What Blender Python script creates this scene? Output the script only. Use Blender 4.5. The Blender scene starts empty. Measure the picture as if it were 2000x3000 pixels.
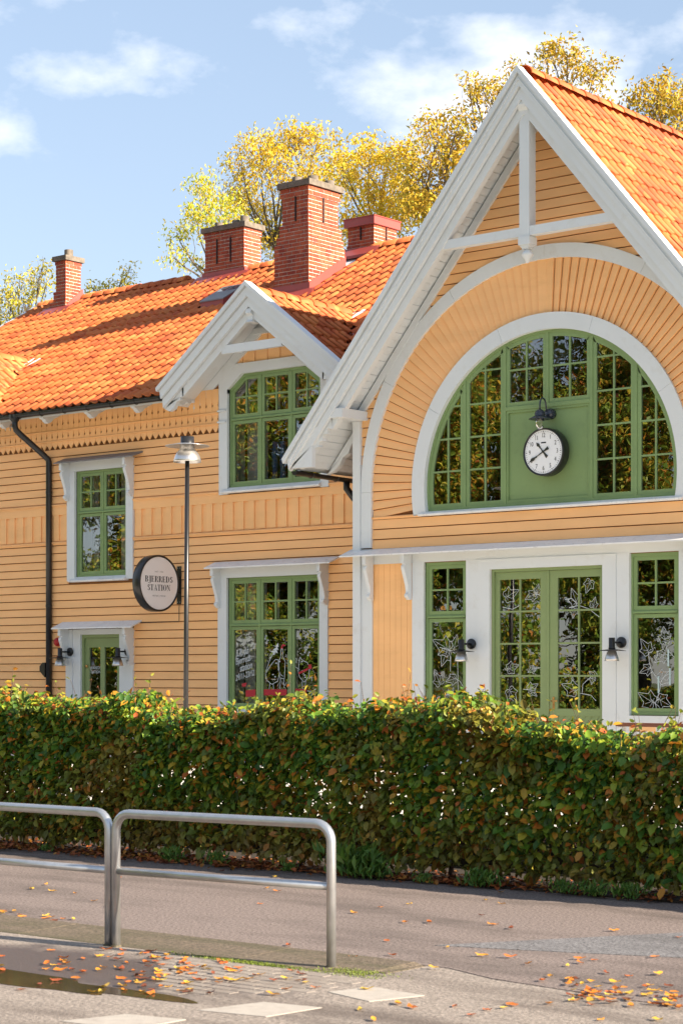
import bpy, math, random
import numpy as np
from mathutils import Vector, Matrix

random.seed(7); RNG = np.random.default_rng(11)
SC = bpy.context.scene; COL = SC.collection
R = math.radians

# ---------------------------------------------------------------- camera, sky, sun, exposure
cam_d = bpy.data.cameras.new('camera'); cam = bpy.data.objects.new('camera', cam_d); COL.objects.link(cam)
CAM = Vector((16.233, -24.5, 1.75)); AX = R(50.6)
cam.location = CAM
cam.rotation_euler = (R(90), 0, math.atan2(math.cos(AX), math.sin(AX)))
cam_d.sensor_fit = 'VERTICAL'; cam_d.sensor_height = 36; cam_d.sensor_width = 24
cam_d.lens = 70.0; cam_d.shift_y = 0.16; cam_d.clip_start = 0.5; cam_d.clip_end = 3000
cam_d.dof.use_dof = True; cam_d.dof.focus_distance = 29.5; cam_d.dof.aperture_fstop = 6.3
SC.camera = cam

SUN_EL, SUN_AZ = R(23.0), R(8.5)          # azimuth measured from +X towards +Y
SUN_DIR = Vector((math.cos(SUN_EL)*math.cos(SUN_AZ), math.cos(SUN_EL)*math.sin(SUN_AZ), math.sin(SUN_EL)))
world = bpy.data.worlds.new('World'); SC.world = world; world.use_nodes = True
wn = world.node_tree.nodes; wl = world.node_tree.links; wn.clear()
w_out = wn.new('ShaderNodeOutputWorld'); w_bg = wn.new('ShaderNodeBackground'); w_bg.inputs['Strength'].default_value = 0.055
sky = wn.new('ShaderNodeTexSky'); sky.sky_type = 'NISHITA'; sky.sun_disc = False
sky.sun_elevation = SUN_EL; sky.sun_rotation = R(90) - SUN_AZ; sky.air_density = 1.0; sky.dust_density = 0.2; sky.ozone_density = 2.0
w_tc = wn.new('ShaderNodeTexCoord'); w_map = wn.new('ShaderNodeMapping'); w_map.inputs['Scale'].default_value = (1, 1, 1.9)
w_map.inputs['Location'].default_value = (-4.724, 7.056, 3.05)
w_noi = wn.new('ShaderNodeTexNoise'); w_noi.inputs['Scale'].default_value = 6.2; w_noi.inputs['Detail'].default_value = 9; w_noi.inputs['Roughness'].default_value = 0.56
w_rmp = wn.new('ShaderNodeValToRGB'); w_rmp.color_ramp.elements[0].position = 0.51; w_rmp.color_ramp.elements[1].position = 0.67
w_mix = wn.new('ShaderNodeMix'); w_mix.data_type = 'RGBA'
w_mul = wn.new('ShaderNodeMath'); w_mul.operation = 'MULTIPLY'; w_mul.inputs[1].default_value = 0.85
wl.new(w_tc.outputs['Generated'], w_map.inputs['Vector']); wl.new(w_map.outputs[0], w_noi.inputs['Vector'])
wl.new(w_noi.outputs['Fac'], w_rmp.inputs[0]); wl.new(w_rmp.outputs[0], w_mul.inputs[0]); wl.new(w_mul.outputs[0], w_mix.inputs[0])
w_gam = wn.new('ShaderNodeGamma'); w_gam.inputs['Gamma'].default_value = 0.5
w_sc = wn.new('ShaderNodeMix'); w_sc.data_type = 'RGBA'; w_sc.blend_type = 'MULTIPLY'; w_sc.inputs[0].default_value = 1.0; w_sc.inputs[7].default_value = (1.80, 1.87, 2.04, 1)
wl.new(sky.outputs[0], w_gam.inputs[0]); wl.new(w_gam.outputs[0], w_sc.inputs[6]); wl.new(w_sc.outputs[2], w_mix.inputs[6]); w_mix.inputs[7].default_value = (6.6, 6.6, 6.7, 1)
wl.new(w_mix.outputs[2], w_bg.inputs['Color']); wl.new(w_bg.outputs[0], w_out.inputs[0])

sun_d = bpy.data.lights.new('sun', 'SUN'); sun_d.energy = 4.4; sun_d.angle = R(0.55); sun_d.color = (1.0, 0.87, 0.70)
sun = bpy.data.objects.new('sun', sun_d); COL.objects.link(sun); sun.location = (40, 0, 40)
sun.rotation_euler = SUN_DIR.to_track_quat('Z', 'Y').to_euler()

SC.view_settings.view_transform = 'Standard'; SC.view_settings.look = 'None'
SC.view_settings.exposure = 2.0; SC.view_settings.gamma = 1.0; SC.view_settings.use_curve_mapping = False
SC.cycles.max_bounces = 8; SC.cycles.transparent_max_bounces = 12; SC.cycles.use_denoising = True

# ---------------------------------------------------------------- helpers
_axis = Vector((-math.cos(AX), math.sin(AX), 0)); _right = Vector((math.sin(AX), math.cos(AX), 0)); FP = 5833.0
def ray(px, py): return _axis + _right*((px-1000)/FP) + Vector((0, 0, (1980-py)/FP))
def at_depth(px, py, z): return CAM + ray(px, py)*z
def proj(P):
    d = Vector(P)-CAM; z = d.dot(_axis); return 1000+FP*d.dot(_right)/z, 1980-FP*d.z/z, z

class MB:
    def __init__(s): s.v = []; s.f = []
    def add(s, vs, fs):
        b = len(s.v); s.v += [tuple(p) for p in vs]; s.f += [tuple(i+b for i in q) for q in fs]; return s
    def box(s, x0, x1, y0, y1, z0, z1):
        return s.add([(x0,y0,z0),(x1,y0,z0),(x1,y1,z0),(x0,y1,z0),(x0,y0,z1),(x1,y0,z1),(x1,y1,z1),(x0,y1,z1)],
                     [(0,3,2,1),(4,5,6,7),(0,1,5,4),(1,2,6,5),(2,3,7,6),(3,0,4,7)])
    def prism(s, poly, axis, d0, d1):
        n = len(poly)
        P = {'y': lambda a, b, d: (a, d, b), 'x': lambda a, b, d: (d, a, b), 'z': lambda a, b, d: (a, b, d)}[axis]
        f0 = d0 if callable(d0) else (lambda a, b: d0); f1 = d1 if callable(d1) else (lambda a, b: d1)
        vs = [P(a, b, f0(a, b)) for a, b in poly] + [P(a, b, f1(a, b)) for a, b in poly]
        return s.add(vs, [tuple(range(n))[::-1], tuple(range(n, 2*n))] + [(i, (i+1) % n, n+(i+1) % n, n+i) for i in range(n)])
    def ring(s, po, pi, y0, y1):
        n = len(po); vs = []
        for y in (y0, y1):
            vs += [(a, y, b) for a, b in po] + [(a, y, b) for a, b in pi]
        fs = []
        for i in range(n):
            j = (i+1) % n
            fs += [(i, j, n+j, n+i), (2*n+i, 3*n+i, 3*n+j, 2*n+j), (i, 2*n+i, 2*n+j, j), (n+i, n+j, 3*n+j, 3*n+i)]
        return s.add(vs, fs)
    def tube(s, path, r, n=8, cap=True):
        path = [Vector(p) for p in path]; m = len(path); rs = r if isinstance(r, (list, tuple)) else [r]*m
        vs = []; up = None
        for i, p in enumerate(path):
            t = (path[min(i+1, m-1)]-path[max(i-1, 0)]).normalized()
            if up is None: up = Vector((0, 0, 1)) if abs(t.z) < 0.9 else Vector((1, 0, 0))
            a = t.cross(up)
            if a.length < 1e-4: a = t.cross(Vector((0, 1, 0)))
            a.normalize(); b = a.cross(t).normalized(); up = b
            for k in range(n):
                q = 2*math.pi*k/n; vs.append(p + a*(math.cos(q)*rs[i]) + b*(math.sin(q)*rs[i]))
        fs = [(i*n+k, i*n+(k+1) % n, (i+1)*n+(k+1) % n, (i+1)*n+k) for i in range(m-1) for k in range(n)]
        if cap: fs += [tuple(range(n))[::-1], tuple((m-1)*n+k for k in range(n))]
        return s.add(vs, fs)
    def lathe(s, prof, origin, axis='z', n=24):
        o = Vector(origin); vs = []
        for r, h in prof:
            for k in range(n):
                q = 2*math.pi*k/n; c, d = r*math.cos(q), r*math.sin(q)
                vs.append(o + (Vector((c, d, h)) if axis == 'z' else Vector((c, h, d)) if axis == 'y' else Vector((h, c, d))))
        m = len(prof)
        fs = [(i*n+k, i*n+(k+1) % n, (i+1)*n+(k+1) % n, (i+1)*n+k) for i in range(m-1) for k in range(n)]
        fs += [tuple(range(n))[::-1], tuple((m-1)*n+k for k in range(n))]
        return s.add(vs, fs)
    def ribbon(s, pts, w, y, closed=False):
        pts = list(pts) + ([pts[0]] if closed else [])
        for i in range(len(pts)-1):
            (a, b), (c, d) = pts[i], pts[i+1]; L = math.hypot(c-a, d-b)
            if L < 1e-6: continue
            ux, uz = (c-a)/L, (d-b)/L; nx, nz = -uz*w/2, ux*w/2; e = w*0.3
            s.add([(a-ux*e+nx, y, b-uz*e+nz), (a-ux*e-nx, y, b-uz*e-nz), (c+ux*e-nx, y, d+uz*e-nz), (c+ux*e+nx, y, d+uz*e+nz)], [(0, 1, 2, 3)])
        return s
    def mesh(s, name, mat, smooth=False):
        me = bpy.data.meshes.new(name); me.from_pydata(s.v, [], s.f)
        if mat: me.materials.append(mat)
        if smooth: me.polygons.foreach_set('use_smooth', [True]*len(me.polygons))
        me.update(); return me
    def obj(s, name, mat, parent=None, smooth=False):
        return link(name, s.mesh(name, mat, smooth), parent)

def link(name, data, parent=None, mat4=None):
    o = bpy.data.objects.new(name, data); COL.objects.link(o)
    if parent is not None:
        o.parent = parent
        if parent.get('_base') is not None: o.matrix_parent_inverse = Matrix.Translation(-Vector(parent['_base']))
    if mat4 is not None: o.matrix_basis = mat4
    return o
def tag(o, label, cat, group=None, kind=None):
    o['label'] = label; o['category'] = cat
    if group: o['group'] = group
    if kind: o['kind'] = kind
    return o
def structure(o): o['kind'] = 'structure'; return o
def stuff(o): o['kind'] = 'stuff'; return o
def thing(name, label, cat, loc, group=None, world=True):
    """Empty at the base; with world=True the children's meshes are given in world coordinates"""
    o = bpy.data.objects.new(name, None); COL.objects.link(o); o.location = loc; o.empty_display_size = 0.3
    if world: o['_base'] = tuple(loc)
    return tag(o, label, cat, group)
def copy_tree(o, parent=None):
    c = o.copy(); COL.objects.link(c); c.parent = parent
    for ch in o.children: copy_tree(ch, c)
    return c

# convex polygons in (x, z)
def clip(poly, a, b, c):                     # keep a*x+b*z <= c
    out = []
    for i in range(len(poly)):
        p, q = poly[i], poly[(i+1) % len(poly)]; dp, dq = a*p[0]+b*p[1]-c, a*q[0]+b*q[1]-c
        if dp <= 0: out.append(p)
        if (dp < 0 < dq) or (dq < 0 < dp):
            t = dp/(dp-dq); out.append((p[0]+(q[0]-p[0])*t, p[1]+(q[1]-p[1])*t))
    return out
def clipx(poly, x0, x1): return clip(clip(poly, -1, 0, -x0), 1, 0, x1)
def clipz(poly, z0, z1): return clip(clip(poly, 0, -1, -z0), 0, 1, z1)
def ccw(poly):
    return poly if sum(p[0]*q[1]-q[0]*p[1] for p, q in zip(poly, poly[1:]+poly[:1])) > 0 else poly[::-1]
def dedupe(poly):
    out = []
    for p in poly:
        if not out or math.hypot(p[0]-out[-1][0], p[1]-out[-1][1]) > 1e-4: out.append(p)
    if len(out) > 1 and math.hypot(out[0][0]-out[-1][0], out[0][1]-out[-1][1]) < 1e-4: out.pop()
    return out
def inset(poly, d):
    poly = dedupe(ccw(poly)); n = len(poly); out = []
    for i in range(n):
        p0, p1, p2 = poly[i-1], poly[i], poly[(i+1) % n]
        def ln(p, q):
            L = math.hypot(q[0]-p[0], q[1]-p[1]); nx, nz = -(q[1]-p[1])/L, (q[0]-p[0])/L
            return nx, nz, nx*p[0]+nz*p[1]+d
        a, b, c = ln(p0, p1); e, f, g = ln(p1, p2); det = a*f-b*e
        if abs(det) < 1e-6: out.append((p1[0]+a*d, p1[1]+b*d))
        else: out.append(((c*f-b*g)/det, (a*g-c*e)/det))
    return poly, out
def rect(x0, x1, z0, z1): return [(x0, z0), (x1, z0), (x1, z1), (x0, z1)]

# ---------------------------------------------------------------- materials
def mat(name, base, rough=0.6, var=0.08, scale=3.0, bump=0.0, bscale=60.0, metal=0.0, spec=0.4, dirt=None, dirt_amt=0.0, dirt_scale=5.0, stretch=(1, 1, 1), coat=0.0):
    m = bpy.data.materials.new(name); m.use_nodes = True; nt = m.node_tree; n, l = nt.nodes, nt.links
    bs = n['Principled BSDF']; bs.inputs['Roughness'].default_value = rough; bs.inputs['Metallic'].default_value = metal
    bs.inputs['Specular IOR Level'].default_value = spec
    if coat: bs.inputs['Coat Weight'].default_value = coat; bs.inputs['Coat Roughness'].default_value = 0.15
    geo = n.new('ShaderNodeNewGeometry'); mp = n.new('ShaderNodeMapping'); mp.inputs['Scale'].default_value = stretch
    l.new(geo.outputs['Position'], mp.inputs['Vector'])
    no = n.new('ShaderNodeTexNoise'); no.inputs['Scale'].default_value = scale; no.inputs['Detail'].default_value = 6
    l.new(mp.outputs[0], no.inputs['Vector'])
    rp = n.new('ShaderNodeValToRGB'); e = rp.color_ramp.elements
    e[0].position = 0.3; e[1].position = 0.7
    e[0].color = tuple(max(0, c*(1-var)) for c in base)+(1,); e[1].color = tuple(min(1, c*(1+var)) for c in base)+(1,)
    l.new(no.outputs['Fac'], rp.inputs[0]); last = rp.outputs[0]
    if dirt:
        n2 = n.new('ShaderNodeTexNoise'); n2.inputs['Scale'].default_value = dirt_scale; n2.inputs['Detail'].default_value = 9; n2.inputs['Roughness'].default_value = 0.7
        l.new(mp.outputs[0], n2.inputs['Vector'])
        r2 = n.new('ShaderNodeValToRGB'); r2.color_ramp.elements[0].position = 0.55; r2.color_ramp.elements[1].position = 0.75
        r2.color_ramp.elements[0].color = (0, 0, 0, 1); r2.color_ramp.elements[1].color = (dirt_amt,)*3+(1,)
        l.new(n2.outputs['Fac'], r2.inputs[0])
        mx = n.new('ShaderNodeMix'); mx.data_type = 'RGBA'; l.new(r2.outputs[0], mx.inputs[0]); l.new(last, mx.inputs[6]); mx.inputs[7].default_value = tuple(dirt)+(1,)
        last = mx.outputs[2]
    l.new(last, bs.inputs['Base Color'])
    if bump:
        n3 = n.new('ShaderNodeTexNoise'); n3.inputs['Scale'].default_value = bscale; n3.inputs['Detail'].default_value = 5; l.new(mp.outputs[0], n3.inputs['Vector'])
        bp = n.new('ShaderNodeBump'); bp.inputs['Strength'].default_value = bump; bp.inputs['Distance'].default_value = 0.01
        l.new(n3.outputs['Fac'], bp.inputs['Height']); l.new(bp.outputs[0], bs.inputs['Normal'])
    return m

def cellmat(name, cols, cell, rough=0.8, bump=0.3, bscale=50, grime=(0.05, 0.03, 0.025), grime_amt=0.35, grime_scale=0.9):
    """colour changes from piece to piece (by position) with grime patches over it"""
    m = bpy.data.materials.new(name); m.use_nodes = True; nt = m.node_tree; n, l = nt.nodes, nt.links
    bs = n['Principled BSDF']; bs.inputs['Roughness'].default_value = rough; bs.inputs['Specular IOR Level'].default_value = 0.25
    geo = n.new('ShaderNodeNewGeometry'); vo = n.new('ShaderNodeTexVoronoi'); vo.inputs['Scale'].default_value = cell
    l.new(geo.outputs['Position'], vo.inputs['Vector'])
    sp = n.new('ShaderNodeSeparateColor'); l.new(vo.outputs['Color'], sp.inputs[0])
    rp = n.new('ShaderNodeValToRGB'); cr = rp.color_ramp
    while len(cr.elements) < len(cols): cr.elements.new(0.5)
    for i, c in enumerate(cols): cr.elements[i].position = i/(len(cols)-1); cr.elements[i].color = tuple(c)+(1,)
    l.new(sp.outputs[0], rp.inputs[0])
    no = n.new('ShaderNodeTexNoise'); no.inputs['Scale'].default_value = grime_scale; no.inputs['Detail'].default_value = 8; l.new(geo.outputs['Position'], no.inputs['Vector'])
    r2 = n.new('ShaderNodeValToRGB'); r2.color_ramp.elements[0].position = 0.5; r2.color_ramp.elements[1].position = 0.78
    r2.color_ramp.elements[0].color = (0, 0, 0, 1); r2.color_ramp.elements[1].color = (grime_amt,)*3+(1,); l.new(no.outputs['Fac'], r2.inputs[0])
    mx = n.new('ShaderNodeMix'); mx.data_type = 'RGBA'; l.new(r2.outputs[0], mx.inputs[0]); l.new(rp.outputs[0], mx.inputs[6]); mx.inputs[7].default_value = tuple(grime)+(1,)
    l.new(mx.outputs[2], bs.inputs['Base Color'])
    n3 = n.new('ShaderNodeTexNoise'); n3.inputs['Scale'].default_value = bscale; n3.inputs['Detail'].default_value = 4; l.new(geo.outputs['Position'], n3.inputs['Vector'])
    bp = n.new('ShaderNodeBump'); bp.inputs['Strength'].default_value = bump; bp.inputs['Distance'].default_value = 0.01
    l.new(n3.outputs['Fac'], bp.inputs['Height']); l.new(bp.outputs[0], bs.inputs['Normal'])
    return m

def leafmat(name, stops, transl=0.35, by_object=False, low=None, low_z=(0.1, 0.9), patch=None, rough=0.45):
    """stops: (pos, colour); colour picked per leaf. low: colour mixed in towards the ground; patch: colour mixed in in clumps"""
    m = bpy.data.materials.new(name); m.use_nodes = True; nt = m.node_tree; n, l = nt.nodes, nt.links; n.clear()
    out = n.new('ShaderNodeOutputMaterial'); pr = n.new('ShaderNodeBsdfPrincipled'); tr = n.new('ShaderNodeBsdfTranslucent'); ms = n.new('ShaderNodeMixShader')
    pr.inputs['Roughness'].default_value = rough; pr.inputs['Specular IOR Level'].default_value = 0.35; ms.inputs[0].default_value = transl
    geo = n.new('ShaderNodeNewGeometry')
    if by_object: src = n.new('ShaderNodeObjectInfo').outputs['Random']
    else: src = geo.outputs['Random Per Island']
    rp = n.new('ShaderNodeValToRGB'); cr = rp.color_ramp
    while len(cr.elements) < len(stops): cr.elements.new(0.5)
    for i, (p, c) in enumerate(stops): cr.elements[i].position = p; cr.elements[i].color = tuple(c)+(1,)
    l.new(src, rp.inputs[0]); last = rp.outputs[0]
    if patch or low:
        no = n.new('ShaderNodeTexNoise'); no.inputs['Scale'].default_value = 1.7; no.inputs['Detail'].default_value = 3; l.new(geo.outputs['Position'], no.inputs['Vector'])
    if patch:
        r2 = n.new('ShaderNodeValToRGB'); r2.color_ramp.elements[0].position = 0.5; r2.color_ramp.elements[1].position = 0.67
        r2.color_ramp.elements[0].color = (0, 0, 0, 1); r2.color_ramp.elements[1].color = (0.5,)*3+(1,); l.new(no.outputs['Fac'], r2.inputs[0])
        mx = n.new('ShaderNodeMix'); mx.data_type = 'RGBA'; l.new(r2.outputs[0], mx.inputs[0]); l.new(last, mx.inputs[6]); mx.inputs[7].default_value = tuple(patch)+(1,); last = mx.outputs[2]
    if low:
        sx = n.new('ShaderNodeSeparateXYZ'); l.new(geo.outputs['Position'], sx.inputs[0])
        ad = n.new('ShaderNodeMath'); ad.operation = 'MULTIPLY_ADD'; ad.inputs[1].default_value = -0.9; l.new(no.outputs['Fac'], ad.inputs[0])
        l.new(sx.outputs['Z'], ad.inputs[2])
        mr = n.new('ShaderNodeMapRange'); mr.inputs[1].default_value = low_z[0]-0.45; mr.inputs[2].default_value = low_z[1]-0.45; mr.inputs[3].default_value = 0.6; mr.inputs[4].default_value = 0.0
        l.new(ad.outputs[0], mr.inputs[0])
        mx = n.new('ShaderNodeMix'); mx.data_type = 'RGBA'; l.new(mr.outputs[0], mx.inputs[0]); l.new(last, mx.inputs[6]); mx.inputs[7].default_value = tuple(low)+(1,); last = mx.outputs[2]
    l.new(last, pr.inputs['Base Color']); l.new(last, tr.inputs['Color'])
    l.new(pr.outputs[0], ms.inputs[1]); l.new(tr.outputs[0], ms.inputs[2]); l.new(ms.outputs[0], out.inputs[0])
    return m

def glassmat(name, tint=(0.90, 0.93, 0.91), boost=2.6, base=0.15):
    m = bpy.data.materials.new(name); m.use_nodes = True; nt = m.node_tree; n, l = nt.nodes, nt.links; n.clear()
    out = n.new('ShaderNodeOutputMaterial'); tr = n.new('ShaderNodeBsdfTransparent'); tr.inputs[0].default_value = tuple(tint)+(1,)
    gl = n.new('ShaderNodeBsdfGlossy'); gl.inputs['Roughness'].default_value = 0.004; ms = n.new('ShaderNodeMixShader')
    fr = n.new('ShaderNodeFresnel'); fr.inputs['IOR'].default_value = 1.52
    mu = n.new('ShaderNodeMath'); mu.operation = 'MULTIPLY_ADD'; mu.inputs[1].default_value = boost; mu.inputs[2].default_value = base; mu.use_clamp = True
    geo = n.new('ShaderNodeNewGeometry'); no = n.new('ShaderNodeTexNoise'); no.inputs['Scale'].default_value = 2.4; no.inputs['Detail'].default_value = 2
    l.new(geo.outputs['Position'], no.inputs['Vector'])
    bp = n.new('ShaderNodeBump'); bp.inputs['Strength'].default_value = 0.35; bp.inputs['Distance'].default_value = 0.002; l.new(no.outputs['Fac'], bp.inputs['Height'])
    l.new(bp.outputs[0], gl.inputs['Normal'])
    l.new(fr.outputs[0], mu.inputs[0]); l.new(mu.outputs[0], ms.inputs[0]); l.new(tr.outputs[0], ms.inputs[1]); l.new(gl.outputs[0], ms.inputs[2]); l.new(ms.outputs[0], out.inputs[0])
    return m

M = dict(
    yellow=mat('yellow_paint', (0.90, 0.50, 0.215), 0.6, 0.07, 1.3, 0.12, 40, dirt=(0.64, 0.32, 0.12), dirt_amt=0.28, dirt_scale=2.2, stretch=(0.6, 0.6, 2.2)),
    white=mat('white_paint', (0.66, 0.69, 0.705), 0.5, 0.03, 1.5, 0.0, 40, dirt=(0.46, 0.43, 0.37), dirt_amt=0.34, dirt_scale=3.0),
    green=mat('green_paint', (0.205, 0.30, 0.125), 0.42, 0.07, 1.6, 0.06, 50, dirt=(0.11, 0.16, 0.07), dirt_amt=0.4, dirt_scale=4),
    greendoor=mat('door_green_paint', (0.225, 0.295, 0.13), 0.42, 0.06, 1.6, 0.06, 50),
    tile=cellmat('clay_tile', [(0.47, 0.102, 0.030), (0.55, 0.158, 0.042), (0.41, 0.084, 0.028), (0.60, 0.20, 0.058), (0.51, 0.130, 0.036)], 3.0, 0.65, 0.25, 30, grime=(0.24, 0.055, 0.026), grime_amt=0.55),
    brick=cellmat('red_brick', [(0.30, 0.055, 0.028), (0.40, 0.095, 0.042), (0.34, 0.070, 0.034), (0.24, 0.042, 0.026), (0.42, 0.11, 0.055)], 7.0, 0.85, 0.5, 70, grime=(0.13, 0.05, 0.04), grime_amt=0.4, grime_scale=2.0),
    mortar=mat('mortar', (0.56, 0.48, 0.42), 0.9, 0.15, 8, 0.3, 80),
    cap=mat('chimney_concrete', (0.15, 0.125, 0.10), 0.9, 0.3, 9, 0.5, 60, dirt=(0.07, 0.065, 0.05), dirt_amt=0.8, dirt_scale=7),
    flash=mat('red_sheet_metal', (0.34, 0.062, 0.050), 0.38, 0.06, 2, spec=0.5),
    black=mat('black_metal', (0.012, 0.012, 0.013), 0.32, 0.2, 3, spec=0.5),
    grey=mat('weathered_zinc', (0.20, 0.195, 0.20), 0.55, 0.15, 5, metal=0.2),
    zinc=mat('galvanised_steel', (0.50, 0.51, 0.52), 0.33, 0.10, 12, metal=0.85),
    alu=mat('brushed_aluminium', (0.62, 0.61, 0.60), 0.30, 0.08, 7, metal=0.9, dirt=(0.30, 0.26, 0.22), dirt_amt=0.5),
    ledge=mat('white_ledge', (0.76, 0.76, 0.75), 0.6, 0.06, 4, 0.2, 60, dirt=(0.40, 0.36, 0.33), dirt_amt=0.7, dirt_scale=12),
    sheath=mat('bare_sheathing', (0.20, 0.085, 0.028), 0.9, 0.2, 4),
    dark=mat('dark_interior', (0.020, 0.018, 0.016), 0.9, 0.2, 2),
    curtain=mat('white_curtain', (0.66, 0.64, 0.62), 0.9, 0.08, 6),
    chalk=mat('chalk_paint', (0.58, 0.63, 0.65), 0.9, 0.06, 20),
    chalkred=mat('red_chalk_paint', (0.45, 0.035, 0.045), 0.9, 0.06, 20),
    red=mat('red_enamel', (0.40, 0.012, 0.012), 0.35, 0.06, 4),
    signface=mat('sign_face', (0.80, 0.765, 0.755), 0.5, 0.02, 3),
    ink=mat('black_ink', (0.010, 0.009, 0.010), 0.7, 0.0, 3),
    clockface=mat('clock_face', (0.80, 0.81, 0.83), 0.4, 0.02, 3),
    hand=mat('clock_hand', (0.030, 0.032, 0.022), 0.5, 0.1, 9),
    enamel=mat('dark_blue_enamel', (0.022, 0.028, 0.045), 0.22, 0.2, 12, spec=0.6),
    brownwood=mat('brown_stained_wood', (0.16, 0.055, 0.030), 0.55, 0.25, 9, stretch=(1, 6, 6)),
    blackwood=mat('tarred_boards', (0.022, 0.019, 0.016), 0.8, 0.3, 5),
    brass=mat('brass', (0.60, 0.34, 0.12), 0.3, 0.1, 9, metal=0.9),
    bark=mat('bark', (0.10, 0.078, 0.055), 0.9, 0.35, 10, 0.6, 30),
    twig=mat('twig_bark', (0.075, 0.042, 0.028), 0.85, 0.3, 20),
    blue=mat('blue_paint', (0.035, 0.11, 0.32), 0.4, 0.1, 6),
    paleblue=mat('pale_blue_board', (0.42, 0.55, 0.56), 0.5, 0.05, 5),
    gravel=mat('courtyard_gravel', (0.66, 0.61, 0.54), 0.95, 0.15, 30, 0.5, 90),
    glass=glassmat('window_glass'),
    clearglass=glassmat('clear_lamp_glass', (0.9, 0.88, 0.82), 1.0, 0.03),
)

# ---------------------------------------------------------------- ground, pavement, kerb, road
def asphalt(name, c, speck=0.45, patch=None, patch_amt=0.5, patch_scale=0.9, stretch=(0.45, 1.4, 1), rough=0.85):
    m = mat(name, c, rough, speck, 48, 0.5, 70, spec=0.3)
    nt = m.node_tree; n, l = nt.nodes, nt.links; bs = n['Principled BSDF']; old = bs.inputs['Base Color'].links[0].from_socket
    if patch:
        geo = n.new('ShaderNodeNewGeometry'); mp = n.new('ShaderNodeMapping'); mp.inputs['Scale'].default_value = stretch; l.new(geo.outputs['Position'], mp.inputs[0])
        no = n.new('ShaderNodeTexNoise'); no.inputs['Scale'].default_value = patch_scale; no.inputs['Detail'].default_value = 7; no.inputs['Roughness'].default_value = 0.62; l.new(mp.outputs[0], no.inputs['Vector'])
        r2 = n.new('ShaderNodeValToRGB'); r2.color_ramp.elements[0].position = 0.47; r2.color_ramp.elements[1].position = 0.68
        r2.color_ramp.elements[0].color = (0, 0, 0, 1); r2.color_ramp.elements[1].color = (patch_amt,)*3+(1,); l.new(no.outputs['Fac'], r2.inputs[0])
        mx = n.new('ShaderNodeMix'); mx.data_type = 'RGBA'; l.new(r2.outputs[0], mx.inputs[0]); l.new(old, mx.inputs[6]); mx.inputs[7].default_value = tuple(patch)+(1,)
        l.new(mx.outputs[2], bs.inputs['Base Color'])
    return m
M['earth'] = mat('dark_soil', (0.030, 0.021, 0.014), 0.95, 0.4, 12, 0.6, 30)
M['lawn'] = mat('lawn', (0.10, 0.12, 0.04), 0.9, 0.3, 4, 0.5, 30)
M['pave'] = asphalt('pavement_asphalt', (0.175, 0.140, 0.126), 0.62, (0.075, 0.060, 0.053), 0.85, 0.9)
M['greyasph'] = asphalt('grey_asphalt_patch', (0.150, 0.145, 0.148), 0.7, (0.075, 0.07, 0.07), 0.7, 1.2)
M['roadm'] = asphalt('road_asphalt', (0.235, 0.200, 0.172), 0.50, (0.085, 0.066, 0.056), 0.92, 1.0, (0.4, 1.6, 1))
M['kerbm'] = asphalt('mossy_kerb', (0.125, 0.098, 0.070), 0.5, (0.055, 0.055, 0.024), 0.8, 1.6, (0.4, 2.2, 1))
M['paverm'] = cellmat('concrete_paver', [(0.26, 0.225, 0.195), (0.22, 0.19, 0.165), (0.28, 0.245, 0.21)], 6, 0.9, 0.4, 80, grime=(0.14, 0.11, 0.09), grime_amt=0.7, grime_scale=1.1)
M['paint'] = mat('road_paint', (0.36, 0.325, 0.285), 0.75, 0.08, 14, 0.2, 90, dirt=(0.22, 0.185, 0.16), dirt_amt=0.9, dirt_scale=5)
M['moss'] = leafmat('moss_green', [(0, (0.10, 0.15, 0.02)), (1, (0.20, 0.24, 0.03))], 0.2)

def wet_patch(m, cx, cy, rx, ry, col, rough):
    n, l = m.node_tree.nodes, m.node_tree.links; bs = n['Principled BSDF']; old = bs.inputs['Base Color'].links[0].from_socket
    geo = n.new('ShaderNodeNewGeometry'); mp = n.new('ShaderNodeMapping'); mp.vector_type = 'TEXTURE'; mp.inputs['Location'].default_value = (cx, cy, 0); mp.inputs['Scale'].default_value = (rx, ry, 1)
    l.new(geo.outputs['Position'], mp.inputs[0]); ln = n.new('ShaderNodeVectorMath'); ln.operation = 'LENGTH'; l.new(mp.outputs[0], ln.inputs[0])
    no = n.new('ShaderNodeTexNoise'); no.inputs['Scale'].default_value = 3.0; no.inputs['Detail'].default_value = 6; l.new(geo.outputs['Position'], no.inputs['Vector'])
    ad = n.new('ShaderNodeMath'); ad.operation = 'MULTIPLY_ADD'; ad.inputs[1].default_value = 1.1; l.new(no.outputs['Fac'], ad.inputs[0]); l.new(ln.outputs['Value'], ad.inputs[2])
    mr = n.new('ShaderNodeMapRange'); mr.inputs[1].default_value = 1.25; mr.inputs[2].default_value = 1.65; mr.inputs[3].default_value = 0.92; mr.inputs[4].default_value = 0.0; l.new(ad.outputs[0], mr.inputs[0])
    mx = n.new('ShaderNodeMix'); mx.data_type = 'RGBA'; l.new(mr.outputs[0], mx.inputs[0]); l.new(old, mx.inputs[6]); mx.inputs[7].default_value = tuple(col)+(1,); l.new(mx.outputs[2], bs.inputs['Base Color'])
    r2 = n.new('ShaderNodeMapRange'); r2.inputs[3].default_value = 0.85; r2.inputs[4].default_value = rough; l.new(mr.outputs[0], r2.inputs[0]); l.new(r2.outputs[0], bs.inputs['Roughness'])
wet_patch(M['roadm'], 7.25, -16.25, 1.75, 0.62, (0.070, 0.053, 0.047), 0.42)
structure(MB().box(-600, 600, -600, 600, -0.40, -0.30).obj('ground', M['lawn']))
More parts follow.
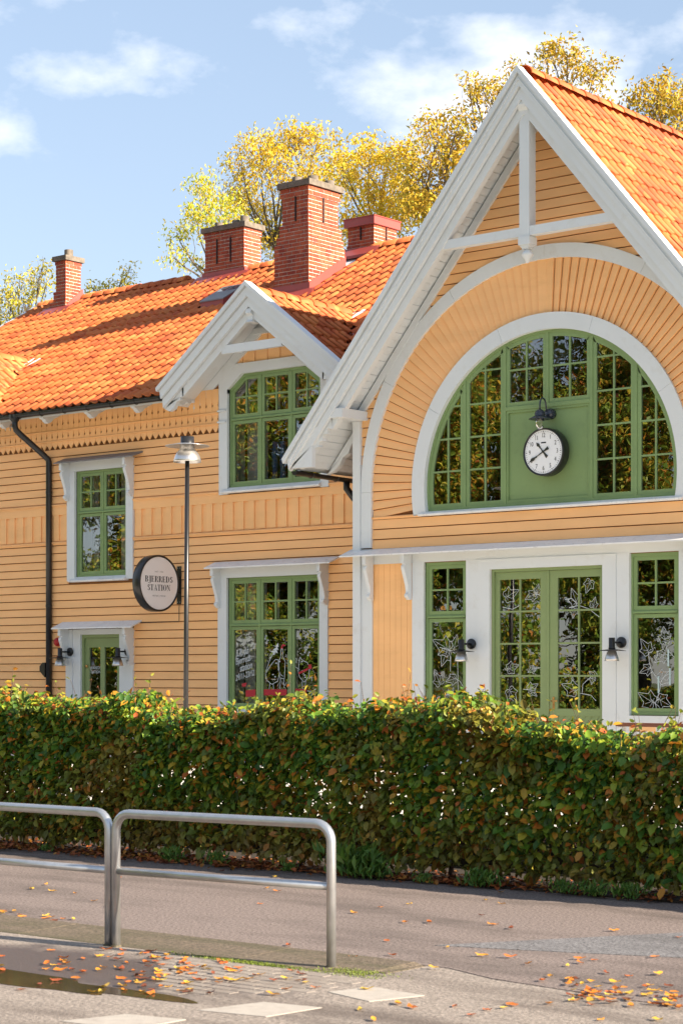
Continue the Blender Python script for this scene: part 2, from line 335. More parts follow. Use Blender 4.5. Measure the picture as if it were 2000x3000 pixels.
structure(MB().box(-60, 70, -28, -14.80, -0.2, -0.004).obj('road', M['roadm']))
pv = structure(MB().prism([(-60, -14.87), (9.15, -14.87), (9.6, -15.05), (10.6, -15.20), (14, -15.25), (70, -15.25), (70, -11.02), (-60, -11.02)], 'z', -0.2, 0.0).obj('pavement', M['pave']))
structure(MB().prism([(8.50, -14.14), (9.42, -12.56), (10.4, -11.05), (30, -11.05), (30, -13.0), (10.2, -13.55), (9.4, -13.85)], 'z', -0.01, 0.004).obj('pavement_patch', M['greyasph']))
# kerb: long concrete stones with a worn, sloping front and an end that ramps down
kerb = MB().box(-60, 9.0, -15.28, -14.90, -0.2, 0.0); KERB = structure(kerb.obj('kerb', M['kerbm']))
x = 3.0
while x < 9.05:
    L = min(0.985, 9.05-x); dz = random.uniform(-0.0008, 0.0008); e = 9.05-x < 1.0
    zr = -0.025 if e else 0.012
    b = MB(); sec = lambda z: [(-15.46, -0.1), (-15.46, z-0.028), (-15.435, z-0.012), (-14.885, z+0.004), (-14.875, z-0.006), (-14.875, -0.1)]
    s0, s1 = sec(0.012+dz), sec(zr+dz); n = len(s0)
    b.add([(x+0.0025, a, c) for a, c in s0]+[(x+L-0.0025, a, c) for a, c in s1], [tuple(range(n))[::-1], tuple(range(n, 2*n))]+[(i, (i+1) % n, n+(i+1) % n, n+i) for i in range(n)])
    b.obj('kerb_stone', M['kerbm'], KERB); x += 0.985
# block paving in the gutter of the road
pav_me = MB().add([(0.004,0.004,0),(0.196,0.004,0),(0.196,0.096,0),(0.004,0.096,0),(0.012,0.012,0.012),(0.188,0.012,0.012),(0.188,0.088,0.012),(0.012,0.088,0.012)],
    [(4,5,6,7),(0,1,5,4),(1,2,6,5),(2,3,7,6),(3,0,4,7)]).mesh('paver', M['paverm'])
ROAD = bpy.data.objects['road']; cnt = 0
for j in range(14):
    for i in range(34):
        px_, py_ = 5.8+i*0.2+(0.1 if j % 2 else 0), -15.62-j*0.1
        u, v, _ = proj((px_, py_, 0))
        if not (380 < u < 1020 and v < 2905) or cnt > 280: continue
        if j > 10 or px_ > 9.0 - 0.02*j: continue
        o = link('paver', pav_me, ROAD, Matrix.Translation((px_, py_, -0.0145+random.uniform(-0.001, 0.001)))); cnt += 1
# painted squares of the cycle crossing
for k, poly in enumerate([[(9.17,-16.02),(9.25,-15.72),(9.66,-15.78),(9.55,-16.13)], [(9.03,-16.92),(9.12,-16.50),(9.48,-16.44),(9.44,-16.84)], [(8.72,-17.60),(8.83,-17.24),(9.18,-17.16),(9.16,-17.55)], [(8.5,-18.35),(8.58,-17.98),(8.95,-17.92),(8.9,-18.3)]]):
    o = structure(MB().prism(poly, 'z', -0.0036, -0.0005).obj('road_marking', M['paint']))
# puddle
pm = mat('puddle_water', (0.050, 0.036, 0.022), 0.10, 0.2, 6, spec=0.5)
pp = []
for k in range(64):
    a = 2*math.pi*k/64; rr = 1+0.22*math.sin(3*a+1)+0.14*math.sin(5*a)+0.08*math.sin(9*a+2)
    pp.append((7.55+1.05*rr*math.cos(a)*0.98, -16.78+0.19*rr*math.sin(a)))
structure(MB().prism(pp, 'z', -0.0036, -0.0008).obj('puddle', pm))
# planting strip under the hedge and the raised courtyard behind it
structure(MB().box(-60, 70, -11.02, -9.9, -0.2, 0.015).obj('soil', M['earth']))
structure(MB().box(-60, 70, -9.72, 1.2, -0.2, 0.34).obj('courtyard', M['gravel']))
ret = thing('retaining_wall', 'low wall of dark tarred boards behind the beech hedge', 'wall', (3, -9.8, 0))
for j in range(2):
    for i in range(12):
        MB().box(-9+i*2.4, -9+i*2.4+2.38, -9.86, -9.80, 0.02+j*0.19, 0.02+j*0.19+0.182).obj('plank', M['blackwood'], ret)
for i in range(13): MB().box(-9.05+i*2.4, -8.95+i*2.4, -9.795, -9.725, 0.0, 0.42).obj('post', M['blackwood'], ret)

# ---------------------------------------------------------------- the station building
W = 1.25
B = thing('station_building', 'ochre yellow wooden station building with orange tiled roofs and a great arched gable window', 'building', (-4, 1.0, 0.3))
GS = 1.196; GZ = 10.54                         # gable: slope of the verge, height of its tip
def zmain(y): return 6.72 + 0.57*(y-0.7)       # main roof (tile bed)
YR, ZR = 7.08, zmain(7.08)
def zgab(x): return 10.40 - GS*abs(x)
DS = 0.771                                     # dormer slope
DORM = [-6.405, -15.05]
def zdorm(x, cx): return 8.28 - DS*abs(x-cx)

def holes_wall(mb, x0, x1, z0, z1, holes, y0, y1):
    xs = sorted({x0, x1, *[h[0] for h in holes], *[h[1] for h in holes]}); zs = sorted({z0, z1, *[h[2] for h in holes], *[h[3] for h in holes]})
    for i in range(len(xs)-1):
        for j in range(len(zs)-1):
            cx, cz = (xs[i]+xs[i+1])/2, (zs[j]+zs[j+1])/2
            if any(h[0] < cx < h[1] and h[2] < cz < h[3] for h in holes): continue
            mb.box(xs[i], xs[i+1], y0, y1, zs[j], zs[j+1])
    return mb
W1 = (-11.352, -9.985, 3.60, 5.585); W2 = (-7.482, -5.358, 1.17, 3.465); W3 = (-7.462, -5.338, 5.045, 7.02); D1 = (-11.203, -10.164, 0.40, 2.52)
WL = (-2.226, -1.429, 1.19, 3.49); WR = (1.41, 2.217, 1.19, 3.49); DG = (-0.98, 1.00, 0.42, 3.344)
W0 = (-15.7, -14.35, 1.17, 3.465)
wing = holes_wall(MB(), -18.6, -3.45, 0.3, 6.95, [W0, W1, W2, (W3[0], W3[1], W3[2], 6.95), D1], W, W+0.18).obj('wall', M['sheath'], B)
hall = holes_wall(MB(), -3.56, 3.56, 0.3, 4.25, [WL, WR, DG], 0.0, 0.16)
ac, AZ = 0.0, 4.63
def arcpt(r, a): return (r*math.cos(a), AZ+r*math.sin(a))
# backing behind the arch boards and the upper gable
N = 60; a0, a1 = R(-9), R(189)
for i in range(N):
    p = [arcpt(2.25, a0+(a1-a0)*i/N), arcpt(2.25, a0+(a1-a0)*(i+1)/N), arcpt(3.40, a0+(a1-a0)*(i+1)/N), arcpt(3.40, a0+(a1-a0)*i/N)]
    hall.prism(p, 'y', 0.0, 0.16)
zz = 4.25
while zz < 10.0:
    z1 = zz+0.15; xo = min(3.5, max(0.02, (10.2-z1)/GS)); 
    xi = math.sqrt(max(0, 3.38**2-(zz-AZ)**2)) if zz < AZ+3.38 else 0
    if xo > xi:
        if xi > 0: hall.box(-xo, -xi, 0.001, 0.16, zz, z1); hall.box(xi, xo, 0.001, 0.16, zz, z1)
        else: hall.box(-xo, xo, 0.001, 0.16, zz, z1)
    zz = z1
for sx in (-3.56, 3.40): hall.box(sx, sx+0.16, 0.16, 9.0, 0.3, 5.6)
hall = hall.obj('wall', M['sheath'], B)
# dark rooms behind the windows
MB().box(-18.5, -3.65, W+2.6, W+2.7, 0.3, 7.0).box(-18.5, -3.65, W+0.19, W+2.6, 3.50, 3.58).box(-18.5, -3.65, W+0.19, W+2.6, 0.3, 0.38).box(-18.5, -18.4, W+0.19, W+2.6, 0.38, 6.9).box(-3.75, -3.65, W+0.19, W+2.6, .38, 6.9).box(-9.4, -9.3, W+0.19, W+2.6, .38, 6.9).box(-18.5, -3.65, W+0.19, W+2.7, 7.05, 7.1).obj('room', M['dark'], B)
MB().box(-3.38, 3.38, 4.4, 4.5, 0.3, 8).box(-3.38, 3.38, 0.17, 4.4, 0.3, 0.4).box(-3.38, 3.38, 0.17, 4.4, 7.4, 7.5).box(-3.39, -3.3, 0.17, 4.4, 0.4, 7.4).box(3.3, 3.39, 0.17, 4.4, 0.4, 7.4).box(-3.3, 3.3, 0.2, 4.4, 3.7, 3.8).obj('room', M['dark'], B)

# ---- clapboards of the wing
def clapboard(x0, x1, z0, z1, y, parent, t0=0.040, t1=0.008):
    j = random.uniform(-0.0025, 0.0025)
    MB().prism([(y-t0+j, z0), (y-t0+j+0.003, z0+0.010), (y-t1+j-0.012, z1-0.016), (y+0.002, z1-0.016), (y+0.002, z0)], 'x', x0, x1).obj('siding_board', M['yellow'], parent)
def rows(zlist, x0, x1, cuts, y, parent):
    """cuts: (x0,x1,z0,z1) boxes the boards stop at; long runs are butt-jointed"""
    for z0, z1 in zip(zlist, zlist[1:]):
        seg = [(x0, x1)]
        for c in cuts:
            if c[2] < (z0+z1)/2 < c[3]:
                new = []
                for a, b in seg:
                    if c[1] <= a or c[0] >= b: new.append((a, b)); continue
                    if c[0] > a: new.append((a, c[0]))
                    if c[1] < b: new.append((c[1], b))
                seg = new
        for a, b in seg:
            if b-a < 0.03: continue
            if b-a > 3.4:
                m_ = random.uniform(a+1.2, b-1.2); clapboard(a, m_-0.001, z0, z1, y, parent); clapboard(m_+0.001, b, z0, z1, y, parent)
            else: clapboard(a, b, z0, z1, y, parent)
cuts_w = [(-15.9, -14.15, 1.0, 3.7), (W1[0]-0.205, W1[1]+0.185, 3.53, 5.80), (W2[0]-0.205, W2[1]+0.16, 1.0, 3.68), (W3[0]-0.2, W3[1]+0.182, 4.90, 7.3), (D1[0]-0.38, D1[1]+0.368, 0.3, 2.70)]
low = [4.223-0.149*k for k in range(0, 27)][::-1]
rows(low, -16.5, -3.5, cuts_w, W, wing)
rows([5.012+0.148*k for k in range(0, 8)], -16.5, -3.5, cuts_w, W, wing)
# ledges and the board-and-batten band
def ledge(x0, x1, z0, z1, y, p, parent, m='yellow', name='moulding'):
    MB().prism([(y, z0), (y-p*0.55, z0), (y-p*0.7, z0+0.4*(z1-z0)), (y-p, z0+0.45*(z1-z0)), (y-p, z0+0.65*(z1-z0)), (y-0.012, z1), (y, z1)], 'x', x0, x1).obj(name, M[m], parent)
for a, b in ((-16.5, W1[0]-0.207), (W1[1]+0.187, W3[0]-0.202), (W3[1]+0.19, -3.5)): ledge(a, b, 4.925, 5.012, W, 0.075, wing)
for a, b in ((-16.5, W1[0]-0.207), (W1[1]+0.187, -3.5)):
    ledge(a, b, 4.222, 4.30, W, 0.07, wing)
    MB().box(a, b, W-0.042, W+0.003, 4.79, 4.924).obj('fascia_board', M['yellow'], wing)
    MB().box(a, b, W-0.010, W+0.003, 4.301, 4.789).obj('band_backing', M['yellow'], wing)
    xb = a+0.06
    while xb < b-0.05:
        xe = min(xb+0.145+random.uniform(-0.006, 0.006), b-0.004)
        MB().box(xb, xe, W-0.036, W-0.0105, 4.302, 4.789).obj('batten', M['yellow'], wing); xb += 0.25
# frieze of pointed boards under the eaves
def frieze_poly(x0, w, ztop=6.80):
    g = 0.003; xl, xr = x0+g, x0+w-g; xm = (xl+xr)/2; P = [(xm, 6.035), (xr, 6.125)]
    def notch(x, s, z): return [(x, z-0.034), (x-s*0.017, z-0.018), (x-s*0.017, z+0.012), (x-s*0.006, z+0.02), (x-s*0.006, z+0.05), (x, z+0.052)]
    for z in (6.275, 6.515): P += notch(xr, 1, z)
    P += [(xr, ztop), (xl, ztop)]
    for z in (6.515, 6.275): P += notch(xl, -1, z)[::-1]
    return P + [(xl, 6.125)]
fr_me = MB().prism([(a, b) for a, b in frieze_poly(0, 0.148)], 'y', -0.062, -0.036).mesh('frieze_board', M['yellow'])
fx = -7.665-0.148
while fx > -16.2:
    link('frieze_board', fr_me, wing, Matrix.Translation((fx, W, random.uniform(-0.003, 0.003)))); fx -= 0.148
MB().box(-16.5, -7.664, W-0.034, W-0.002, 6.10, 6.9).obj('frieze_backing', M['sheath'], wing)
for z in (6.172, 6.365): MB().prism([(W-0.062, z), (W-0.088, z+0.004), (W-0.088, z+0.022), (W-0.062, z+0.034)], 'x', -16.5, -7.664).obj('frieze_strip', M['yellow'], wing)

# ---- windows
def poly_window(name, outline, y, sashes, parent, m='green', frame_w=0.045, fy=(-0.005, 0.075), inner=None, clear=None, depth_sash=(0.008, 0.05), sash_w=0.055):
    """outline: convex opening; sashes: list of (polygon, [x of upright bars], [z of cross bars])"""
    out, inn = inset(outline, frame_w)
    win = MB().ring(out, inn, y+fy[0], y+fy[1]).obj(name, M[m], parent)
    for sp, xs, zs in sashes:
        so, si = inset(sp, sash_w)
        MB().ring(so, si, y+depth_sash[0], y+depth_sash[1]).obj('sash', M[m], win)
        bars = []
        for c in xs:
            q = clipx(si, c-0.013, c+0.013)
            if len(q) > 2: bars.append(q)
        for q in bars: MB().prism(q, 'y', y+0.012, y+0.046).obj('glazing_bar', M[m], win)
        for c in zs:
            q = clipz(si, c-0.013, c+0.013)
            if len(q) < 3: continue
            MB().prism(q, 'y', y+0.0135, y+0.0445).obj('glazing_bar', M[m], win)
        zsx = [-99]+sorted(zs)+[99]; xsx = [-99]+sorted(xs)+[99]
        for i in range(len(xsx)-1):
            for j in range(len(zsx)-1):
                q = clipz(clipx(si, xsx[i]+0.0125, xsx[i+1]-0.0125), zsx[j]+0.0125, zsx[j+1]-0.0125)
                q = dedupe(q)
                if len(q) < 3: continue
                A = abs(sum(p[0]*r[1]-r[0]*p[1] for p, r in zip(q, q[1:]+q[:1])))/2
                if A < 0.002: continue
                tx, tz = random.uniform(-0.002, 0.002), random.uniform(-0.002, 0.002); cx = sum(p[0] for p in q)/len(q); cz = sum(p[1] for p in q)/len(q)
                MB().add([(a, y+0.031+(a-cx)*tx+(b-cz)*tz, b) for a, b in q], [tuple(range(len(q)))]).obj('pane', M['glass'], win)
        if inner:
            so, si = inset(sp, sash_w+0.004)
            mb = MB().ring(so, si, y+0.078, y+0.108)
            for c in xs:
                q = clipx(si, c-0.015, c+0.015)
                if len(q) > 2: mb.prism(q, 'y', y+0.080, y+0.106)
            for c in zs:
                q = clipz(si, c-0.015, c+0.015)
                if len(q) > 2: mb.prism(q, 'y', y+0.0815, y+0.1045)
            mb.obj('inner_sash', M['white'], win)
    if inner:
        o2, i2 = inset(outline, 0.03); MB().ring(o2, i2, y+0.11, y+0.36).obj('reveal', M['white'], win)
    return win
def bars(z0, z1, rows_): return [z0+(z1-z0)*k/rows_ for k in range(1, rows_)]
def grid_window(name, op, y, cols, transom, parent, upper=(2, 2), lower=(1, 1), chamfer=None, **kw):
    x0, x1, z0, z1 = op; fw = 0.045; outline = rect(x0, x1, z0, z1)
    if chamfer: outline = [(x0, z0), (x1, z0), (x1, z1-chamfer[1]), (x1-chamfer[0], z1), (x0+chamfer[0], z1), (x0, z1-chamfer[1])]
    _, inn = inset(outline, fw); xs = [x0+fw]+cols+[x1-fw]; S = []
    mb = MB()
    for i in range(len(xs)-1):
        a = xs[i]+(0.022 if i else 0.002); b = xs[i+1]-(0.022 if i < len(xs)-2 else 0.002)
        for (c, d, (nc, nr)) in ((z0+fw+0.002, transom-0.03, lower), (transom+0.03, z1-fw-0.002, upper)):
            sp = clipz(clipx(inn, a, b), c, d)
            w = 0.055
            S.append((sp, [a+w+(b-a-2*w)*k/nc for k in range(1, nc)], bars(c+w, d-w, nr)))
    win = poly_window(name, outline, y, S, parent, **kw); m = kw.get('m', 'green')
    for c in cols: MB().box(c-0.021, c+0.021, y-0.002, y+0.07, z0+fw, z1-fw).obj('mullion', M[m], win)
    MB().prism([(y+0.07, transom-0.028), (y-0.018, transom-0.020), (y-0.018, transom+0.006), (y+0.004, transom+0.028), (y+0.07, transom+0.028)], 'x', x0+fw, x1-fw).obj('transom', M[m], win)
    return win
def sill(x0, x1, z0, z1, y, p, parent):
    MB().prism([(y+0.02, z0), (y-p+0.01, z0), (y-p, z0+0.012), (y-p, z0+0.03), (y-0.01, z1), (y+0.02, z1)], 'x', x0, x1).obj('sill', M['ledge'], parent)
def cap_board(x0, x1, zb, zf, y, p, parent, m='ledge'):
    MB().prism([(y+0.01, zb), (y+0.01, zb-0.03), (y-p, zf-0.022), (y-p, zf)], 'x', x0, x1).obj('cap_board', M[m], parent)
CONS = [(0, 0), (.205, 0), (.205, -.155), (.165, -.165), (.165, -.185), (.185, -.20), (.188, -.245), (.165, -.30), (.125, -.40), (.088, -.50), (.072, -.58), (.075, -.615), (.10, -.635), (.105, -.665), (.085, -.69), (.06, -.70), (.05, -.72), (0, -.72)]
def console(x0, x1, ztop, y, parent, s=1.0):
    MB().prism([(y-d*s, ztop+z*s) for d, z in CONS], 'x', x0, x1).obj('console', M['white'], parent)

def trimmed(op, name, cols, transom, cz, capm, capz, consoles, y=W):
    x0, x1, z0, z1 = op
    win = grid_window(name, op, y+0.02, cols, transom, B, inner=True)
    MB().box(x0-0.205, x0, y-0.055, y+0.03, z0-0.07, cz).obj('casing', M['white'], win)
    MB().box(x1, x1+0.182, y-0.055, y+0.03, z0-0.07, cz).obj('casing', M['white'], win)
    MB().box(x0, x1, y-0.056, y+0.03, z1, cz).obj('head_casing', M['white'], win)
    sill(x0-0.10, x1+0.02, z0-0.095, z0+0.004, y, 0.125, win)
    cap_board(x0-0.31, x1+0.42, capz[0], capz[1], y, 0.30, win, capm)
    console(x0-0.20, x0-0.135, cz, y-0.056, win); console(x1+0.115, x1+0.18, cz, y-0.056, win)
    return win
win1 = trimmed(W1, 'window', [-10.665], 4.81, 5.76, 'grey', (5.86, 5.745), True)
win2 = trimmed(W2, 'window', [-6.773, -6.055], 2.638, 3.66, 'ledge', (3.765, 3.645), True)
win0 = trimmed(W0, 'window', [-15.02], 2.638, 3.66, 'ledge', (3.765, 3.645), True)
MB().box(W1[0]+0.02, W1[0]+0.16, W+0.42, W+0.44, 3.6, 5.6).box(W1[1]-0.6, W1[1]-0.5, W+0.42, W+0.44, 3.6, 5.6).obj('curtain', M['curtain'], win1)
MB().box(W2[0]+0.02, W2[0]+0.25, W+0.42, W+0.44, 1.2, 3.5).obj('curtain', M['curtain'], win2)
win3 = grid_window('window', W3, W+0.02, [-6.743, -6.045], 6.24, B, chamfer=(0.34, 0.25), inner=True)
MB().box(W3[0]-0.2, W3[0], W-0.055, W+0.03, 4.93, 6.9).obj('casing', M['white'], win3)
MB().box(W3[1], W3[1]+0.182, W-0.055, W+0.03, 4.93, 6.9).obj('casing', M['white'], win3)
x0, x1 = W3[0], W3[1]
for sgn, xa, xc, xo in ((1, x0, x0+0.34, x0-0.2), (-1, x1, x1-0.34, x1+0.2)):
    MB().prism([(xo, 6.70), (xa, 6.70), (xa, 6.77), (xc, 7.02), (xc, 7.20), (xa+sgn*0.10, 7.20), (xo, 6.98)], 'y', W-0.057, W+0.03).obj('head_casing', M['white'], win3)
MB().box(x0+0.34, x1-0.34, W-0.056, W+0.03, 7.02, 7.198).obj('head_casing', M['white'], win3)
sill(W3[0]-0.09, W3[1]+0.03, 4.945, 5.048, W, 0.135, win3)
for z in (6.19, 6.385): MB().box(W3[0]-0.215, W3[0]-0.02, W-0.085, W-0.056, z, z+0.03).obj('casing_block', M['white'], win3)
MB().box(W3[0]+0.05, W3[0]+0.42, W+0.42, W+0.43, 5.05, 6.2).obj('curtain', M['curtain'], win3)

# ---- wing door
dr = MB().box(D1[0], D1[0]+0.05, W+0.0, W+0.10, 0.40, 2.52).box(D1[1]-0.05, D1[1], W+0.0, W+0.10, 0.40, 2.52).box(D1[0]+0.05, D1[1]-0.05, W+0.001, W+0.10, 2.46, 2.52).obj('door', M['greendoor'], B)
xm = (D1[0]+D1[1])/2
gz0, gz1 = 0.95, 2.28; ga, gb = D1[0]+0.165, D1[1]-0.135
leaf = MB(); y0_, y1_ = W+0.035, W+0.08
leaf.box(D1[0]+0.052, ga, y0_, y1_, 0.42, 2.455); leaf.box(gb, D1[1]-0.052, y0_, y1_, 0.42, 2.455); leaf.box(ga, gb, y0_, y1_, gz1, 2.455); leaf.box(ga, gb, y0_, y1_, 0.42, gz0); leaf.box(xm-0.06, xm+0.05, y0_, y1_, gz0, gz1)
leaf.obj('door_leaf', M['greendoor'], dr)
for a, b in ((ga, xm-0.06), (xm+0.05, gb)): MB().add([(a, y0_+0.02, gz0), (b, y0_+0.02, gz0), (b, y0_+0.021, gz1), (a, y0_+0.021, gz1)], [(0, 1, 2, 3)]).obj('pane', M['glass'], dr)
for a, b, t in ((D1[0]-0.38, D1[0]-0.20, 0.06), (D1[0]-0.198, D1[0], 0.045), (D1[1], D1[1]+0.19, 0.045), (D1[1]+0.192, D1[1]+0.368, 0.06)): MB().box(a, b, W-t, W+0.03, 0.35, 2.62).obj('casing', M['white'], dr)
MB().box(D1[0]-0.002, D1[1]+0.002, W-0.046, W+0.03, 2.52, 2.621).obj('head_casing', M['white'], dr)
cap_board(-11.70, -9.585, 2.785, 2.645, W, 0.32, dr)
console(D1[0]-0.375, D1[0]-0.305, 2.66, W-0.061, dr); console(D1[1]+0.295, D1[1]+0.365, 2.66, W-0.061, dr)
MB().lathe([(0.0, 0), (0.028, 0.004), (0.030, 0.03), (0.018, 0.045), (0.0, 0.05)], (-11.09, W-0.01, 1.93), 'y', 14).obj('handle', M['brass'], dr, True)
MB().lathe([(0.0, 0), (0.02, 0.004), (0.02, 0.05), (0.0, 0.055)], (-11.09, W-0.02, 1.40), 'y', 12).obj('handle', M['brass'], dr, True)

# ---- hall gable: arch, lunette, lower storey
def ringsec(r0, r1, aa, ab, y0, y1, n=24, name='arch_band', m='white', parent=hall):
    po = [arcpt(r1, aa+(ab-aa)*i/n) for i in range(n+1)]; pi_ = [arcpt(r0, aa+(ab-aa)*i/n) for i in range(n+1)][::-1]
    mb = MB()
    for i in range(n):
        q = [po[i], po[i+1], pi_[n-i-1], pi_[n-i]]; mb.prism(q, 'y', y0, y1)
    return mb.obj(name, M[m], parent)
aj = math.asin((4.21-AZ)/2.445)
segs = 5
for k in range(segs):
    A0 = aj+(math.pi-2*aj)*k/segs; A1 = aj+(math.pi-2*aj)*(k+1)/segs
    ringsec(2.205, 2.445, A0+0.0008, A1-0.0008, -0.06, 0.10, 20)
segs = 6
for k in range(segs):
    A0 = math.pi*k/segs; A1 = math.pi*(k+1)/segs; ringsec(3.237, 3.44, A0+0.0006, A1-0.0006, -0.07, 0.0, 18)
for s in (-1, 1):
    xs_ = sorted((s*3.237, s*3.44)); MB().box(xs_[0], xs_[1], -0.07, 0.0, 3.76, AZ-0.001).obj('arch_leg', M['white'], hall)
    xs_ = sorted((s*3.446, s*3.595)); MB().box(xs_[0], xs_[1], -0.085, 0.02, 0.34, 5.76).obj('corner_board', M['white'], hall)
    xs_ = sorted((s*3.235, s*3.44)); MB().box(xs_[0], xs_[1], -0.05, 0.0, 0.34, 3.66).obj('pilaster', M['white'], hall)
# radial boards
nb = 76; A0, A1 = R(-7.4), R(187.4)
for k in range(nb):
    ta, tb = A0+(A1-A0)*k/nb, A0+(A1-A0)*(k+1)/nb; mid = (ta+tb)/2
    lo, hi = (ta, tb) if mid < math.pi/2 else (tb, ta)
    gp = 0.0 if abs(mid-math.pi/2) < 0.03 else 0.0046; hi2 = hi-(gp if mid < math.pi/2 else -gp); j = random.uniform(-0.002, 0.002)
    rin, rout = 2.44, 3.245
    p = [arcpt(rin, lo), arcpt(rin, hi2), arcpt(rout, hi2), arcpt(rout, lo)]; yf = [-0.038+j, -0.010+j, -0.010+j, -0.038+j]
    MB().add([(q[0], f, q[1]) for q, f in zip(p, yf)]+[(q[0], 0.002, q[1]) for q in p], [(0, 1, 2, 3), (7, 6, 5, 4), (0, 4, 5, 1), (1, 5, 6, 2), (2, 6, 7, 3), (3, 7, 4, 0)]).obj('arch_board', M['yellow'], hall)
# horizontal boards round the arch
def gboard(poly, z0, z1, parent=hall):
    j = random.uniform(-0.002, 0.002)
    MB().prism(poly, 'y', lambda a, b: -0.042+j+0.020*min(1, max(0, (b-z0)/(z1-z0))), 0.002).obj('siding_board', M['yellow'], parent)
zrow = 8.455-0.147*30
while zrow < 9.95:
    z0, z1 = zrow, zrow+0.147
    if z0 > 4.18:
        xo = lambda z: min(3.447, (10.02-z)/GS)
        def xi(z): d = 3.43**2-(z-AZ)**2; return math.sqrt(d) if d > 0 and z > AZ else (3.43 if z <= AZ else 0)
        zt = [z0+(z1-0.016-z0)*i/4 for i in range(5)]
        if xi(z1+0.01) > 0 and xo(z0) > xi(z0)+0.005:
            good = [z for z in zt if xo(z) > xi(z)+0.001]
            if len(good) > 1:
                pr = [(xo(z), z) for z in good]+[(xi(z), z) for z in good[::-1]]
                gboard(pr, z0, z1); gboard([(-a, b) for a, b in pr][::-1], z0, z1)
        elif xi(z1+0.01) == 0 and xo(z0) > 0:
            zi = [z for z in zt if xo(z) > 0.0]
            if xi(z0) > 0:   # the row that just tops the arch
                bz = [(xx, max(z0, AZ+math.sqrt(max(0, 3.43**2-xx*xx)))) for xx in [xo(z0)*(-1+2*i/24) for i in range(25)]]
                gboard([(xo(z1), z1-0.016), (-xo(z1), z1-0.016)]+bz, z0, z1)
            else:
                zt1 = max(zi); gboard([(-xo(z0), z0), (xo(z0), z0), (xo(zt1), zt1), (-xo(zt1), zt1)], z0, z1)
    zrow += 0.147
for z0, z1 in ((3.74, 3.894), (3.894, 4.052), (4.052, 4.208)):
    m_ = random.uniform(-1.5, 1.5)
    for a, b in ((-3.236, m_), (m_+0.002, 3.236)): gboard(rect(a, b, z0, z1-0.016), z0, z1)
for a, b in ((-3.236, -2.30), (2.30, 3.236)): ledge(a, b, 4.20, 4.25, 0, 0.06, hall)

# lunette
def disc_poly(r, n=72):
    s = math.asin((4.27-AZ)/r); return [arcpt(r, s+(math.pi-2*s)*i/n) for i in range(n+1)]
lun_out = disc_poly(2.215); _, lun_in = inset(lun_out, 0.05)
S = []; hb = [4.872, 5.365, 5.858, 6.35]
def strip(a, b, c=-9, d=99): return dedupe(clipz(clipx(lun_in, a, b), c, d))
for s in (-1, 1):
    q = strip(*sorted((s*0.778, s*1.472))); S.append((q, [s*1.125], hb))
    q = strip(*sorted((s*1.518, s*2.3))); S.append((q, [s*1.815], hb))
    q = strip(*sorted((s*0.022, s*0.735)), 5.76, 99); S.append((q, [s*0.378], [6.30]))
lun = poly_window('lunette_window', lun_out, 0.02, S, B, frame_w=0.05, sash_w=0.06)
for xm_ in (-1.495, -0.757, 0.757, 1.495):
    q = clipx(lun_in, xm_-0.022, xm_+0.022); MB().prism(q, 'y', 0.015, 0.09).obj('mullion', M['green'], lun)
q = clipz(clipx(lun_in, -0.021, 0.021), 5.75, 99); MB().prism(q, 'y', 0.015, 0.09).obj('mullion', M['green'], lun)
MB().box(-0.735, 0.735, 0.012, 0.09, 5.70, 5.757).obj('transom', M['green'], lun)
MB().box(-0.735, 0.735, 0.055, 0.09, 4.32, 5.70).obj('panel', M['green'], lun)
MB().box(-0.735, -0.70, 0.028, 0.055, 4.32, 5.70).box(0.70, 0.735, 0.028, 0.055, 4.32, 5.70).box(-0.70, 0.70, 0.028, 0.055, 5.665, 5.70).box(-0.70, 0.70, 0.03, 0.055, 4.32, 4.365).obj('panel_moulding', M['green'], lun)
sill(-2.30, 2.30, 4.205, 4.275, 0.0, 0.105, lun)

# lower storey
cap_board(-3.70, 3.70, 3.755, 3.635, 0.0, 0.30, hall)
MB().box(-3.42, 3.42, -0.04, 0.0, 3.498, 3.66).obj('frieze_board', M['white'], hall)
for s in (-1, 1):
    def bx(a, b, *r, n='casing', m='white'): xs_ = sorted((s*a, s*b)); MB().box(xs_[0], xs_[1], *r).obj(n, M[m], hall)
    bx(2.226, 2.447, -0.045, 0.03, 0.34, 3.498)
    bx(1.215, 1.425, -0.045, 0.03, 0.34, 3.498); bx(0.985, 1.2125, -0.055, 0.03, 0.34, 3.497)
    bx(1.425, 2.226, -0.046, 0.03, 1.085, 1.185, n='apron'); bx(1.425, 2.226, -0.04, 0.0, 0.34, 0.5, n='plinth_board')
    k = 0
    for z in (0.5, 0.646, 0.792, 0.938): gboard([(s*1.425, z), (s*2.226, z), (s*2.226, z+0.158), (s*1.425, z+0.158)] if s > 0 else [(s*2.226, z), (s*1.425, z), (s*1.425, z+0.158), (s*2.226, z+0.158)], z, z+0.146)
    xv = 2.449
    while xv < 3.22:
        xe = min(xv+0.112, 3.233); bx(xv+0.002, xe-0.002, -0.022, 0.0, 0.34, 3.497, n='panel_board', m='yellow'); xv += 0.1125
    for xc in (3.205, 2.452): 
        xs_ = sorted((s*xc, s*(xc+0.062))); console(xs_[0], xs_[1], 3.645, -0.05, hall, 1.0)
MB().box(-0.985, 1.005, -0.056, 0.03, 3.344, 3.4975).obj('head_casing', M['white'], hall)
winL = grid_window('window', WL, 0.02, [], 2.656, B, upper=(2, 2), lower=(1, 1))
winR = grid_window('window', WR, 0.02, [], 2.656, B, upper=(2, 2), lower=(1, 1))
